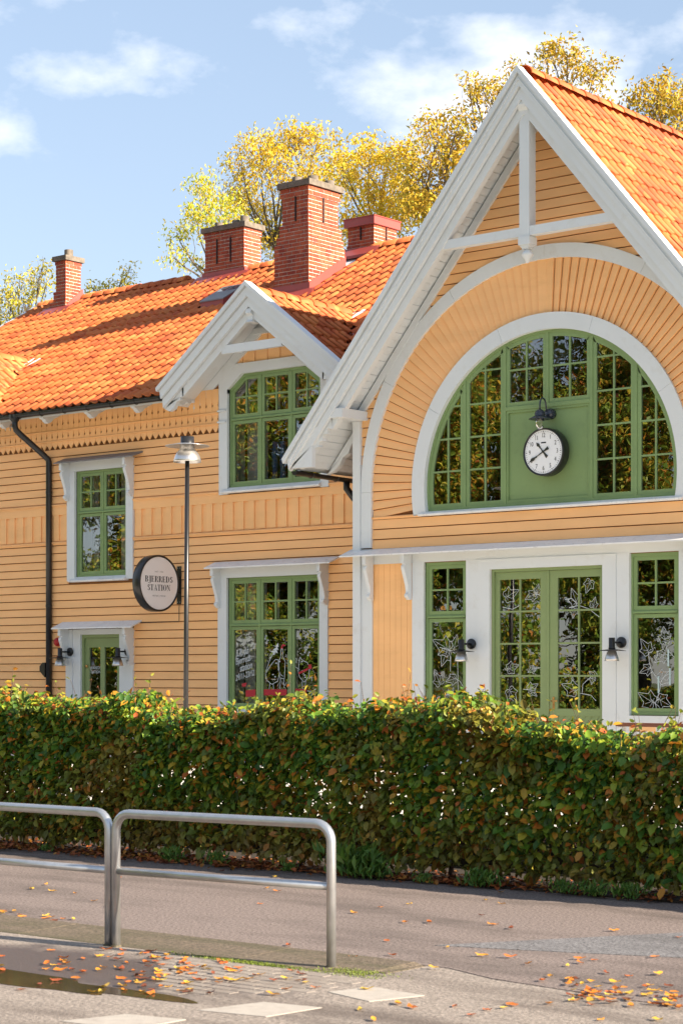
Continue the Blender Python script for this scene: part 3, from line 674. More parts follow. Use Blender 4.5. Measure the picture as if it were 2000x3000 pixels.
# double door
dd = MB().box(DG[0], DG[0]+0.04, 0.0, 0.10, 0.42, 3.344).box(DG[1]-0.04, DG[1], 0.0, 0.10, 0.42, 3.344).box(DG[0]+0.04, DG[1]-0.04, 0.001, 0.10, 3.30, 3.344).obj('double_door', M['greendoor'], B)
for a, b in ((DG[0]+0.043, -0.004+0.01), (0.014, DG[1]-0.043)):
    g0, g1 = (a+0.115, b-0.135) if a < 0 else (a+0.155, b-0.068); y0_, y1_ = 0.035, 0.08
    if a < 0: g0, g1 = a+0.075, b-0.14
    MB().box(a, g0, y0_, y1_, 0.44, 3.297).box(g1, b, y0_, y1_, 0.44, 3.297).box(g0, g1, y0_, y1_, 3.186, 3.297).box(g0, g1, y0_, y1_, 1.165, 1.27).box(g0, g1, y0_, y1_, 0.44, 0.55).box(g0, g1, y0_+0.03, y1_, 0.55, 1.165).obj('door_leaf', M['greendoor'], dd)
    gm = (g0+g1)/2
    MB().box(gm-0.013, gm+0.013, 0.04, 0.075, 1.27, 3.186).obj('glazing_bar', M['greendoor'], dd)
    for k in range(1, 4):
        z = 1.27+(3.186-1.27)*k/4; MB().box(g0, g1, 0.0415, 0.0735, z-0.013, z+0.013).obj('glazing_bar', M['greendoor'], dd)
    for xa, xb in ((g0, gm-0.013), (gm+0.013, g1)):
        for k in range(4):
            za = 1.27+0.479*k+(0.013 if k else 0); zb = 1.27+0.479*(k+1)-(0.013 if k < 3 else 0); t = random.uniform(-0.0012, 0.0012)
            MB().add([(xa, 0.056, za), (xb, 0.056+t, za), (xb, 0.056+t, zb), (xa, 0.056, zb)], [(0, 1, 2, 3)]).obj('pane', M['glass'], dd)
    # slanted boards of the kick panel
    box_ = rect(g0, g1, 0.55, 1.165); c_ = g0-1.2
    while c_ < g1+1.2:
        q = clip(clip(box_, 1, -1, c_+0.115-0.55), -1, 1, -(c_+0.004-0.55)); q = dedupe(q)
        if len(q) > 2: MB().prism(q, 'y', 0.05, 0.0655).obj('kick_board', M['greendoor'], dd)
        c_ += 0.118
MB().box(-0.012, 0.028, 0.02, 0.036, 0.44, 3.297).obj('astragal', M['greendoor'], dd)
MB().tube([(0.10, 0.03, 1.385), (0.10, -0.03, 1.385), (0.205, -0.035, 1.385)], 0.012, 8).obj('handle', M['brass'], dd, True)
MB().box(0.085, 0.118, 0.026, 0.034, 1.26, 1.44).obj('handle_plate', M['brass'], dd)

# ---------------------------------------------------------------- roofs
gth = math.atan(GS); mth = math.atan(0.57); dth = math.atan(DS)
roof_hall = MB()
for s in (-1, 1):
    roof_hall.prism([(0, 10.385), (s*4.40, 10.385-GS*4.40), (s*4.40, 10.385-GS*4.40-0.10), (0, 10.20)], 'y', -0.62, 13.0)
roof_hall = roof_hall.obj('roof', M['white'], B)
rp_ = [(-18.85, YR), (-18.85, 0.62)]
for cx in DORM[::-1]: rp_ += [(cx-1.98, 0.62), (cx-1.98, 0.74), (cx, 3.3), (cx+1.98, 0.74), (cx+1.98, 0.62)]
rp_ += [(-3.0, 0.62), (-3.0, YR)]
roof_main = MB().prism(rp_, 'z', lambda a, b: zmain(b)-0.11, lambda a, b: zmain(b)-0.02).prism([(YR, ZR-0.02), (13.4, zmain(0.75)-0.02), (13.4, zmain(0.75)-0.12), (YR, ZR-0.14)], 'x', -18.85, -3.0).obj('roof', M['white'], B)
roof_dorm = []
for cx in DORM:
    ye = 0.7+(8.22-6.72)/0.57
    mb = MB()
    for s in (-1, 1):
        xe = cx+s*2.0; ze = 8.25-DS*2.0; yb = 0.7+(ze-6.72)/0.57
        mb.add([(cx, 0.60, 8.25), (xe, 0.60, ze), (xe, max(yb, 0.62), ze), (cx, ye+0.05, 8.25), (cx, 0.60, 8.15), (xe, 0.60, ze-0.09), (xe, max(yb, 0.62), ze-0.09), (cx, ye+0.05, 8.15)],
               [(0, 1, 2, 3), (4, 7, 6, 5), (0, 4, 5, 1), (1, 5, 6, 2), (2, 6, 7, 3), (3, 7, 4, 0)])
    roof_dorm.append(mb.obj('dormer_roof', M['white'], B))

# pantile
TW, TL = 0.225, 0.39
PROF = [(-0.012, 0.020), (0.015, 0.006), (0.05, -0.002), (0.095, -0.002), (0.13, 0.010), (0.158, 0.034), (0.182, 0.052), (0.205, 0.056), (0.226, 0.044), (0.243, 0.020)]
def tile_mesh():
    n = len(PROF); vs = []
    for yy, lift in ((-0.04, 0.0), (TL+0.02, 0.026)): vs += [(a, yy, b+lift) for a, b in PROF]
    vs += [(a, TL+0.02, b+0.026-0.016) for a, b in PROF]
    fs = [(i, i+1, n+i+1, n+i) for i in range(n-1)] + [(n+i, n+i+1, 2*n+i+1, 2*n+i) for i in range(n-1)]
    return vs, fs
tv, tf = tile_mesh(); tile_me = MB().add(tv, tf).mesh('roof_tile', M['tile'])
tile_me.polygons.foreach_set('use_smooth', [i < len(PROF)-1 for i in range(len(tile_me.polygons))])
tiles = []                                       # (matrix, roof, on screen depth)
def put(o, w, d, n, roof, rx=True):
    j = Matrix.Rotation(random.uniform(-0.012, 0.012), 4, 'Z') @ Matrix.Rotation(random.uniform(-0.012, 0.012), 4, 'Y')
    m = Matrix(((w.x, d.x, n.x, o.x), (w.y, d.y, n.y, o.y), (w.z, d.z, n.z, o.z+random.uniform(-0.003, 0.003)), (0, 0, 0, 1))) @ j
    u, v, z = proj(o); vis = -30 < u < 2030 and 0 < v < 2000
    tiles.append((m, roof, z if vis else 999))
# main roof, street side
d = Vector((0, -math.cos(mth), -math.sin(mth))); nrm = Vector((0, -math.sin(mth), math.cos(mth))); w = Vector((-1, 0, 0))
slope_len = (YR-0.60)/math.cos(mth); nr = int(slope_len/TL)+1
for i in range(75):
    for j in range(nr):
        v_ = slope_len-TL*(j+1)-0.0
        x = -2.4-i*TW
        if x < -18.75: continue
        c = Vector((x, YR, ZR))+d*(v_); mid = c+d*TL*0.6+w*TW*0.5
        if v_ < -0.3: continue
        if v_ < 0.0: c = c-d*(v_+0.01)
        if zgab(mid.x) > mid.z+0.02: continue
        if any(zdorm(mid.x, cx) > mid.z-0.0 and abs(mid.x-cx) < 2.12 for cx in DORM): continue
        # holes for chimneys and skylight
        if -9.75 < mid.x < -8.62 and mid.y > 4.75: continue
        if -11.75 < mid.x < -11.05 and 5.0 < mid.y < 5.75: continue
        put(c+nrm*0.03, w, d, nrm, roof_main)
# hall roof, both slopes
for s in (1, -1):
    d = Vector((s*math.cos(gth), 0, -math.sin(gth))); nrm = Vector((s*math.sin(gth), 0, math.cos(gth))); w = Vector((0, -s, 0))
    sl = 4.36/math.cos(gth); nr = int(sl/TL)+1
    for i in range(58):
        y = -0.60+i*TW+(TW if s > 0 else 0)
        for j in range(nr):
            v_ = sl-TL*(j+1)+0.0
            c = Vector((0, y, 10.385))+d*v_; mid = c+d*TL*0.5
            if v_ < -0.3: continue
            if v_ < 0.0: c = c-d*(v_+0.01)
            if mid.y > 0.7 and s < 0 and zmain(mid.y) > mid.z+0.05: continue
            if s < 0 and y > 2.5: continue
            put(c+nrm*0.03, w, d, nrm, roof_hall)
# dormer roofs
for cx, rf in zip(DORM, roof_dorm):
    for s in (1, -1):
        d = Vector((s*math.cos(dth), 0, -math.sin(dth))); nrm = Vector((s*math.sin(dth), 0, math.cos(dth))); w = Vector((0, -s, 0))
        sl = 2.02/math.cos(dth); nr = int(sl/TL)+1
        for i in range(14):
            y = 0.66+i*TW+(TW if s > 0 else 0)
            for j in range(nr):
                v_ = sl-TL*(j+1); c = Vector((cx, y, 8.25))+d*v_; mid = c+d*TL*0.5+w*TW*0.5
                if v_ < -0.3 or zmain(mid.y) > mid.z+0.02: continue
                if v_ < 0.0: c = c-d*(v_+0.01)
                put(c+nrm*0.03, w, d, nrm, rf)
tiles.sort(key=lambda t: t[2]); rest = {}
for k, (m, rf, z) in enumerate(tiles):
    if k < 300: link('roof_tile', tile_me, rf, m)
    else: rest.setdefault(rf.name, (rf, []))[1].append(m)
TV = np.array(tv)
for rf, ms in rest.values():
    A = np.array([np.array(m) for m in ms]); V = np.einsum('nij,kj->nki', A[:, :3, :3], TV)+A[:, None, :3, 3]
    V = V.reshape(-1, 3); nv = len(tv); F = [tuple(q+nv*k for q in f) for k in range(len(ms)) for f in tf]
    me = bpy.data.meshes.new('roof_tiles'); me.from_pydata(V.tolist(), [], F); me.materials.append(M['tile'])
    me.polygons.foreach_set('use_smooth', [i < len(PROF)-1 for i in range(len(tf))]*len(ms)); me.update()
    stuff(link('roof_tiles', me, rf))
# ridge tiles
def ridge_mesh(L=0.40, r0=0.130, r1=0.152):
    n = 9; vs = []
    for yy, r in ((0.0, r0), (L, r1)): vs += [(r*math.cos(math.pi*k/(n-1))*1.05, yy, r*math.sin(math.pi*k/(n-1))*0.92-0.02) for k in range(n)]
    vs += [((r1-0.018)*math.cos(math.pi*k/(n-1))*1.05, L, (r1-0.018)*math.sin(math.pi*k/(n-1))*0.92-0.02) for k in range(n)]
    return MB().add(vs, [(k, k+1, n+k+1, n+k) for k in range(n-1)]+[(n+k, n+k+1, 2*n+k+1, 2*n+k) for k in range(n-1)])
rid_me = ridge_mesh().mesh('ridge_tile', M['tile'], True)
def ridge(p0, p1, roof, skip=()):
    p0, p1 = Vector(p0), Vector(p1); u = (p1-p0).normalized(); n = int((p1-p0).length/0.365)
    for k in range(n+1):
        p = p0+u*(0.365*k)
        if any(a < p.x < b for a, b in skip): continue
        q = -u; zax = Vector((0, 0, 1)); zax = (zax-q*zax.dot(q)).normalized(); xa = q.cross(zax)
        m = Matrix(((xa.x, q.x, zax.x, p.x), (xa.y, q.y, zax.y, p.y), (xa.z, q.z, zax.z, p.z+random.uniform(-0.005, 0.005)), (0, 0, 0, 1)))
        link('ridge_tile', rid_me, roof, m @ Matrix.Translation((0, -0.39, 0)) @ Matrix.Rotation(random.uniform(-0.02, 0.02), 4, 'Z'))
ridge((0, -0.60, 10.455), (0, 9.0, 10.40), roof_hall)
ridge((-2.0, YR, ZR+0.05), (-18.6, YR, ZR+0.05), roof_main, [(-13.75, -12.15), (-9.65, -8.7), (-17.95, -17.25)])
for cx, rf in zip(DORM, roof_dorm): ridge((cx, 0.68, 8.27), (cx, 3.25, 8.25), rf)

# ---- verges (barge boards), overhang truss and soffits
def verge(cx, tip, S_, ext, y, layers, foot, parent, deck):
    for s in (-1, 1):
        for nm, t0, t1, ya, yb, e, mm in layers:
            p = [(cx, tip-t0), (cx+s*e, tip-t0-S_*e), (cx+s*(e-0.02), tip-t1-S_*(e-0.02)), (cx, tip-t1)]
            MB().prism(p, 'y', ya, yb).obj(nm, M[mm], parent)
        if foot: MB().prism([(cx+s*a, b) for a, b in foot[0]], 'y', foot[1], foot[2]).obj('barge_foot', M['white'], parent)
hall_l = [('verge_cap', 0.0, 0.098, -0.775, -0.60, 4.48, 'white'), ('barge_board', 0.116, 0.288, -0.728, -0.655, 4.40, 'white'), ('barge_board', 0.306, 0.475, -0.680, -0.615, 3.95, 'white'),
          ('rafter', 0.44, 0.66, -0.60, -0.50, 3.60, 'white'), ('rafter', 0.42, 0.60, -0.075, -0.012, 3.62, 'white')]
foot = ([(4.40, GZ-0.285-GS*4.40), (4.42, 5.03), (3.93, 5.025), (3.93, 5.37), (3.85, GZ-0.475-GS*3.85), (3.85, GZ-0.285-GS*3.85)], -0.681, -0.60)
verge(0, GZ, GS, 4.48, -0.72, hall_l, foot, B, None)
for s in (-1, 1):                                # moulding along the barge board
    MB().prism([(0, GZ-0.175), (s*4.36, GZ-0.175-GS*4.36), (s*4.355, GZ-0.205-GS*4.355), (0, GZ-0.205)], 'y', -0.745, -0.727).obj('barge_moulding', M['white'], B)
    # scalloped foot of the inner rafter
    f_ = [(3.58, GZ-0.44-GS*3.58), (3.58, GZ-0.66-GS*3.58), (3.66, 5.62), (3.70, 5.60), (3.69, 5.53), (3.76, 5.53), (3.79, 5.48), (3.77, 5.43), (3.84, 5.43), (3.87, 5.38), (3.85, 5.34), (3.93, 5.33), (3.97, 5.25), (4.10, 5.09), (4.25, 5.02), (4.25, GZ-0.44-GS*4.25)]
    MB().prism([(s*a, b) for a, b in f_], 'y', -0.60, -0.50).obj('rafter_foot', M['white'], B)
    f2 = [(3.60, GZ-0.44-GS*3.60), (3.60, GZ-0.66-GS*3.60), (3.75, 5.45), (3.80, 5.38), (3.83, 5.30), (3.95, 5.24), (4.02, 5.12), (4.16, 5.02), (4.28, 5.0), (4.28, GZ-0.44-GS*4.28)]
    MB().prism([(s*a, b) for a, b in f2], 'y', 0.10, 0.20).obj('rafter_foot', M['white'], B)
    # soffit boards
    k = 0; xa = 0.04
    while xa < 4.22:
        xb = xa+0.083; z_a, z_b = GZ-0.375-GS*xa, GZ-0.375-GS*(xb-0.007); g = 0.004 if k % 2 else 0.0
        yb = 0.0 if xa < 3.5 else 2.4
        MB().prism([(s*xa, z_a-g), (s*(xb-0.007), z_b-g), (s*(xb-0.007), z_b+0.018-g), (s*xa, z_a+0.018-g)], 'y', -0.62, yb).obj('soffit_board', M['white'], B); xa = xb; k += 1
# purlin end with moulded nose on each corner
for s in (-1, 1):
    xs_ = sorted((s*3.335, s*3.60))
    MB().box(xs_[0], xs_[1], -0.66, 0.05, 5.765, 5.905).obj('purlin_end', M['white'], B)
    MB().prism([(s*3.60, 5.905), (s*3.60, 5.80), (s*3.63, 5.80), (s*3.63, 5.83), (s*3.665, 5.84), (s*3.665, 5.868), (s*3.69, 5.875), (s*3.70, 5.905)], 'y', -0.655, -0.02).obj('purlin_moulding', M['white'], B)
# truss in the overhang
MB().box(-1.66, -0.086, -0.575, -0.45, 8.112, 8.245).obj('collar_beam', M['white'], B); MB().box(0.086, 1.66, -0.575, -0.45, 8.112, 8.245).obj('collar_beam', M['white'], B)
kp = MB().box(-0.085, 0.085, -0.585, -0.415, 7.99, 9.98).obj('king_post', M['white'], B)
MB().box(-0.097, 0.097, -0.598, -0.40, 7.985, 8.10).box(-0.075, 0.075, -0.575, -0.425, 7.955, 7.985).box(-0.058, 0.058, -0.56, -0.44, 7.93, 7.955).obj('post_base', M['white'], kp)
MB().lathe([(0.0, 7.725), (0.025, 7.74), (0.05, 7.79), (0.078, 7.83), (0.088, 7.855), (0.075, 7.885), (0.045, 7.91), (0.04, 7.93)], (0, -0.50, 0), 'z', 16).obj('pendant', M['white'], kp, True)
MB().prism([(-0.42, 9.86), (-0.60, 9.86), (-0.605, 9.92), (-0.64, 9.96), (-0.66, 10.0), (-0.65, 10.05), (-0.60, 10.07), (-0.42, 10.07)], 'x', -0.075, 0.075).obj('scroll', M['white'], kp)

# dormers
for cx in DORM:
    tip = 8.436
    dl = [('verge_cap', 0.0, 0.078, 0.475, 0.66, 2.11, 'white'), ('barge_board', 0.094, 0.25, 0.52, 0.585, 2.05, 'white'), ('barge_board', 0.266, 0.425, 0.568, 0.63, 2.03, 'white'), ('rafter', 0.40, 0.58, 0.64, 0.72, 1.62, 'white')]
    verge(cx, tip, DS, 2.11, .52, dl, None, B, None)
    for s in (-1, 1):
        q = [(1.58, tip-0.40-DS*1.58), (1.58, tip-0.58-DS*1.58), (1.62, 6.63), (1.66, 6.63), (1.66, 6.58), (1.74, 6.56), (1.82, 6.44), (1.92, 6.40), (2.02, 6.44), (2.05, 6.52), (2.05, tip-0.40-DS*2.05)]
        MB().prism([(cx+s*a, b) for a, b in q], 'y', 0.64, 0.72).obj('rafter_foot', M['white'], B)
        # scalloped side board running back to the wall
        q = [(0.72, 6.50), (0.72, 6.74), (W, 6.92), (W, 6.66), (1.18, 6.60), (1.12, 6.64), (1.08, 6.58), (1.02, 6.57), (0.98, 6.60), (0.94, 6.55), (0.86, 6.52), (0.82, 6.55), (0.78, 6.50)]
        xx = cx+s*1.86; MB().prism(q, 'x', xx-0.03, xx+0.03).obj('bracket', M['white'], B)
        # soffit and lining of the overhang
        MB().prism([(cx, tip-0.34), (cx+s*2.0, tip-0.34-DS*2.0), (cx+s*2.0, tip-0.36-DS*2.0), (cx, tip-0.36)], 'y', 0.60, W).obj('soffit', M['white'], B)
        MB().prism([(cx+s*0.02, tip-0.37-DS*0.02), (cx+s*1.9, tip-0.37-DS*1.9), (cx+s*1.9, tip-0.57-DS*1.9), (cx+s*0.02, tip-0.57-DS*0.02)], 'y', W-0.06, W-0.01).obj('wall_rafter', M['white'], B)
    MB().box(cx-0.68, cx+0.68, 0.645, 0.715, 7.28, 7.425).obj('collar_beam', M['white'], B)
    MB().prism([(0.56, 7.90), (0.62, 7.86), (0.62, 7.79), (0.58, 7.75), (0.80, 7.75), (0.80, 7.98), (0.58, 7.98)], 'x', cx-0.06, cx+0.06).obj('ridge_block', M['white'], B)
    MB().box(cx-0.42, cx+0.42, W-0.09, W-0.02, 7.66, 7.76).obj('wall_tie', M['white'], B)
    # vertical boards above the window
    MB().prism([(cx-1.35, 7.10), (cx+1.35, 7.10), (cx+0.05, 8.02), (cx-0.05, 8.02)], 'y', W+0.002, W+0.10).obj('dormer_wall', M['yellow'], B)
    tri = [(cx-1.15, 7.15), (cx+1.15, 7.15), (cx, 7.98)]
    for k in range(-8, 8):
        q = clipx(tri, cx+k*0.145+0.003, cx+(k+1)*0.145-0.003)
        if len(q) > 2: MB().prism(q, 'y', W-(0.012 if k % 2 else 0.024), W+0.002).obj('dormer_board', M['yellow'], B)
    # cheeks of the dormer down to the main roof
    for s in (-1, 1):
        ze = 8.20-DS*1.5
    # valley sheets
    for s in (-1, 1):
        mb = MB(); pts = []
        for t in (0.0, 1.0):
            xx = cx+s*(2.0*(1-t)); zz_ = 8.25-DS*abs(xx-cx); yy = 0.7+(zz_-6.72)/0.57
            pts.append((xx, yy, zz_))
        (xa, ya, za), (xb, yb, zb) = pts
        mb.add([(xa-s*0.14, ya-0.05, za+0.12*DS+0.035), (xa+s*0.16, ya+0.12, za+0.085), (xb+s*0.16, yb+0.12, zb+0.085), (xb-s*0.14, yb-0.05, zb+0.12*DS+0.035), (xa, ya, za+0.02), (xb, yb, zb+0.02)],
               [(0, 4, 5, 3), (4, 1, 2, 5)])
        mb.obj('valley_flashing', M['flash'], B)
    MB().add([(cx+0.05, 2.95, zmain(2.95)+0.10), (cx+0.35, 2.98, zmain(2.98)+0.085), (cx+0.50, 3.32, zmain(3.32)+0.085), (cx+0.15, 3.36, zmain(3.36)+0.10)], [(0, 1, 2, 3)]).obj('lead_flashing', M['ledge'], B)

# ---- left verge of the main roof
MB().prism([(0.55, zmain(0.55)+0.10), (YR, ZR+0.10), (YR, ZR-0.12), (0.55, zmain(0.55)-0.12)], 'x', -18.92, -18.80).obj('verge_board', M['white'], B)

# ---- gutters and downpipes
def gutter(p0, p1, name, parent, r=0.068):
    p0, p1 = Vector(p0), Vector(p1); u = (p1-p0).normalized(); a = u.cross(Vector((0, 0, 1))).normalized(); n = 9; mb = MB(); vs = []
    for p in (p0, p1):
        for rr in (r, r-0.006):
            for k in range(n):
                q = math.pi*k/(n-1); vs.append(p + a*(math.cos(q)*rr) - Vector((0, 0, math.sin(q)*rr)))
    fs = []
    for o in (0, n): fs += [(o+k, o+k+1, 2*n+o+k+1, 2*n+o+k) for k in range(n-1)]
    fs += [(0, n, 3*n, 2*n), (n-1, 2*n-1, 4*n-1, 3*n-1), tuple(range(n)), tuple(range(2*n, 3*n))]
    mb.add(vs, fs); g = mb.obj(name, M['black'], parent, False)
    L = (p1-p0).length; k = 0.4
    while k < L:
        p = p0+u*k; b = MB()
        ring_ = [p + a*(math.cos(math.pi*i/8)*(r+0.004)) - Vector((0, 0, math.sin(math.pi*i/8)*(r+0.004))) for i in range(9)]
        b.tube(ring_, 0.009, 5); b.obj('gutter_hook', M['black'], g); k += 0.62
    return g
gutter((-13.2, 0.57, 6.655), (-8.46, 0.57, 6.655), 'gutter', B); gutter((-18.7, 0.57, 6.655), (-17.2, 0.57, 6.655), 'gutter', B)
gutter((-4.34, 0.57, 6.70), (-3.9, 0.57, 6.70), 'gutter', B)
gutter((-4.40, -0.55, 5.00), (-4.40, 1.5, 4.97), 'gutter', B); gutter((4.45, -0.55, 5.10), (4.45, 8, 5.06), 'gutter', B)
dp = MB().tube([(-12.31, 0.57, 6.62), (-12.31, 0.575, 6.45), (-12.31, 0.60, 6.385), (-12.27, 0.68, 6.30), (-12.06, 1.07, 5.93), (-12.015, 1.145, 5.85), (-12.01, 1.155, 5.78), (-12.01, 1.155, 0.3)], 0.057, 12).obj('downpipe', M['black'], B, True)
MB().tube([(-12.31, 0.57, 6.66), (-12.31, 0.57, 6.585), (-12.31, 0.57, 6.53)], [0.105, 0.10, 0.06], 12).obj('outlet', M['black'], dp)
for z in (5.2, 3.05, 1.4): MB().tube([(-12.01, 1.155, z), (-12.01, 1.155, z+0.05)], 0.063, 12).box(-12.02, -12.0, 1.19, W, z+0.01, z+0.035).obj('pipe_clip', M['black'], dp)
MB().prism([(-12.20, 1.93), (-12.20, 1.84), (-12.055, 1.72), (-12.055, 2.00), (-12.12, 2.0)], 'y', 1.09, 1.22).obj('leaf_trap', M['black'], dp)
MB().tube([(-4.40, 0.75, 4.95), (-4.40, 0.75, 4.82), (-4.33, 0.85, 4.66), (-4.1, 1.12, 4.45), (-4.02, 1.14, 4.35), (-4.02, 1.14, 0.3)], 0.057, 12).obj('downpipe', M['black'], B, True)
# rafter tails under the wing's gutter
TAIL = [(W, 6.92), (0.64, 6.66), (0.63, 6.60), (0.66, 6.55), (0.72, 6.53), (0.74, 6.50), (0.80, 6.47), (0.86, 6.50), (0.92, 6.56), (W, 6.72)]
tx = -9.26
while tx > -18: 
    if all(abs(tx-c) > 2.0 for c in DORM): MB().prism(TAIL, 'x', tx-0.05, tx+0.05).obj('rafter_tail', M['white'], B)
    tx -= 1.205
MB().prism([(W, 6.94), (W, 6.955), (0.6, 6.655+0.02), (0.6, 6.64)], 'x', -13.05, -8.42).obj('soffit', M['white'], B)

# ---- chimneys
brick_jobs = []
def brick_face(ch, x0, x1, y0, y1, z0, z1, first=0, quarters=False, cz=0.075, keep=None):
    """bricks on the four faces of one shaft section; returns number of courses"""
    n = max(1, round((z1-z0)/cz)); h = (z1-z0)/n; J = 0.017; D = 0.007
    for c in range(n):
        za, zb = z0+c*h+J/2, z0+(c+1)*h-J/2; odd = (c+first) % 2
        for face in ('front', 'right', 'back', 'left'):
            a, b = (x0, x1) if face in ('front', 'back') else (y0, y1)
            L = b-a; m = max(2, round(L/0.235)); bl = L/m
            e = [a]+[a+bl*(k+(0.5 if odd else 1.0)) for k in range(m) if a+bl*(k+(0.5 if odd else 1.0)) < b-0.03]+[b]
            for p, q in zip(e, e[1:]):
                if face == 'front': bx_ = (p+J/2, q-J/2, y0-D, y0+0.05)
                elif face == 'back': bx_ = (p+J/2, q-J/2, y1-0.05, y1+D)
                elif face == 'right': bx_ = (x1-0.05, x1+D, p+J/2, q-J/2)
                else: bx_ = (x0-D, x0+0.05, p+J/2, q-J/2)
                # corner ownership: front/back bricks reach round the corner
                if face in ('front', 'back'):
                    bx_ = (bx_[0]-(D if p == a else 0), bx_[1]+(D if q == b else 0), bx_[2], bx_[3])
                else:
                    bx_ = (bx_[0], bx_[1], max(bx_[2], y0+0.052), min(bx_[3], y1-0.052))
                    if bx_[3]-bx_[2] < 0.02: continue
                if keep and not keep(face, (p+q)/2, (za+zb)/2): continue
                zz0 = za; jj = random.uniform(-0.003, 0.003)
                bx_ = list(bx_)
                if face == 'front': bx_[2] += jj
                if face == 'right': bx_[1] += jj
                brick_jobs.append((ch, bx_+[zz0, zb], face in ('front', 'right')))
    return n
def chimney(cx_, sections, core, cap, pots, flash_z, capm='cap'):
    x0, x1, y0, y1, z0, z1 = core
    ch = MB()
    for s in sections: ch.box(s[0]+0.004, s[1]-0.004, s[2]+0.004, s[3]-0.004, s[4], s[5])
    ch = ch.obj('chimney', M['mortar'], B)
    c = 0
    for s in sections: c += brick_face(ch, *s[:6], first=c, keep=s[6] if len(s) > 6 else None)
    if cap: MB().box(*cap).obj('chimney_cap', M[capm], ch)
    for (px_, py_, r_, h_) in pots:
        zt = cap[5]; MB().lathe([(0, zt), (r_*1.06, zt), (r_*1.06, zt+0.03), (r_, zt+0.035), (r_, zt+h_), (r_*0.82, zt+h_), (r_*0.82, zt+0.05), (0, zt+0.05)], (px_, py_, 0), 'z', 16).obj('chimney_pot', M['cap'], ch)
    return ch
def skirt(ch, x0, x1, y0, y1, zf):
    """sheet metal apron at the foot of a chimney standing on the street slope"""
    zb = lambda y: min(zmain(y), 2*ZR-zmain(y)) if y > YR else zmain(y)
    e = 0.032
    MB().box(x0-e, x1+e, y0-e, y0-0.021, zb(y0)-0.05, zf).obj('flashing', M['flash'], ch)
    steps = 8; poly = [(y0-e+0.001, zb(y0)-0.05)]
    ye = min(y1, YR)
    poly += [(ye, zb(ye)-0.03)]
    if y1 > YR: poly += [(y1, zb(y1)-0.03)]
    top = [(y1, max(zf, zb(y1)+0.14) if y1 > YR else zb(y1)+0.30)]
    if y1 > YR: top = [(y1, zf), (YR, max(zf, ZR+0.12))] if zf < ZR+0.12 else [(y1, zf)]
    poly += top + [(y0-e+0.001, zf)]
    for xa, xb in ((x1+0.021, x1+e), (x0-e, x0-0.021)): MB().prism(poly, 'x', xa, xb).obj('flashing', M['flash'], ch)
    # sheets lying on the tiles
    ye = min(y1, YR)
    MB().add([(x1+e, y0-0.25, zb(y0-0.25)+0.085), (x1+e+0.17, y0-0.25, zb(y0-0.25)+0.092), (x1+e+0.17, ye, zb(ye)+0.092), (x1+e, ye, zb(ye)+0.085)], [(0, 1, 2, 3)]).obj('flashing', M['flash'], ch)
    MB().add([(x0-0.17, y0-0.25, zb(y0-0.25)+0.088), (x1+e+0.17, y0-0.25, zb(y0-0.25)+0.088), (x1+e+0.17, y0-e, zb(y0)+0.13), (x0-0.17, y0-e, zb(y0)+0.13),
              (x0-0.17, y0-0.25, zb(y0-0.25)+0.03), (x1+e+0.17, y0-0.25, zb(y0-0.25)+0.03)], [(0, 1, 2, 3), (4, 5, 1, 0)]).obj('flashing', M['flash'], ch)
# big stepped stack
def nf(face, u, z): return True
big = chimney(0, [(-9.655, -8.765, 4.94, 6.03, 9.05, 10.20), (-9.60, -8.775, 4.945, 6.00, 10.20, 10.35), (-9.53, -8.78, 4.95, 5.95, 10.35, 10.57), (-9.47, -8.80, 4.97, 5.865, 10.57, 11.10), (-9.50, -8.775, 4.945, 5.89, 11.10, 11.285)],
    (0,)*6, (-9.56, -8.72, 4.90, 5.96, 11.285, 11.40), [(-9.25, 5.15, 0.095, 0.13), (-9.05, 5.40, 0.105, 0.17), (-8.92, 5.75, 0.10, 0.12)], 9.3)
MB().box(-9.135, -9.108, 4.944, 4.962, 10.62, 11.13).box(-8.796, -8.774, 5.39, 5.42, 10.62, 11.13).obj('slot', M['ink'], big)
skirt(big, -9.655, -8.765, 4.94, 6.03, 9.38)
c3 = chimney(0, [(-13.38, -12.20, 6.87, 7.42, 10.15, 10.55), (-13.35, -12.215, 6.885, 7.40, 10.55, 11.17), (-13.38, -12.20, 6.87, 7.42, 11.17, 11.295)],
    (0,)*6, (-13.43, -12.14, 6.82, 7.47, 11.295, 11.405), [(-13.1, 7.05, 0.085, 0.12), (-12.66, 7.12, 0.085, 0.13), (-12.40, 7.10, 0.095, 0.17)], 10.4)
MB().box(-13.005, -12.978, 6.858, 6.875, 10.60, 11.13).box(-12.612, -12.585, 6.858, 6.875, 10.60, 11.13).obj('slot', M['ink'], c3)
skirt(c3, -13.38, -12.20, 6.87, 7.42, 10.43)
c4 = chimney(0, [(-9.485, -8.765, 6.98, 7.75, 10.25, 10.52), (-9.47, -8.785, 6.995, 7.73, 10.52, 10.88)], (0,)*6, None, [], 10.45)
MB().box(-9.53, -8.735, 6.935, 7.80, 10.88, 11.04).obj('chimney_cap', M['flash'], c4); MB().box(-9.545, -8.72, 6.92, 7.815, 11.04, 11.055).obj('chimney_cap', M['flash'], c4)
MB().box(-9.135, -9.108, 6.968, 6.985, 10.6, 10.86).box(-8.781, -8.758, 7.36, 7.39, 10.6, 10.86).obj('slot', M['ink'], c4)
skirt(c4, -9.485, -8.765, 6.98, 7.75, 10.44)
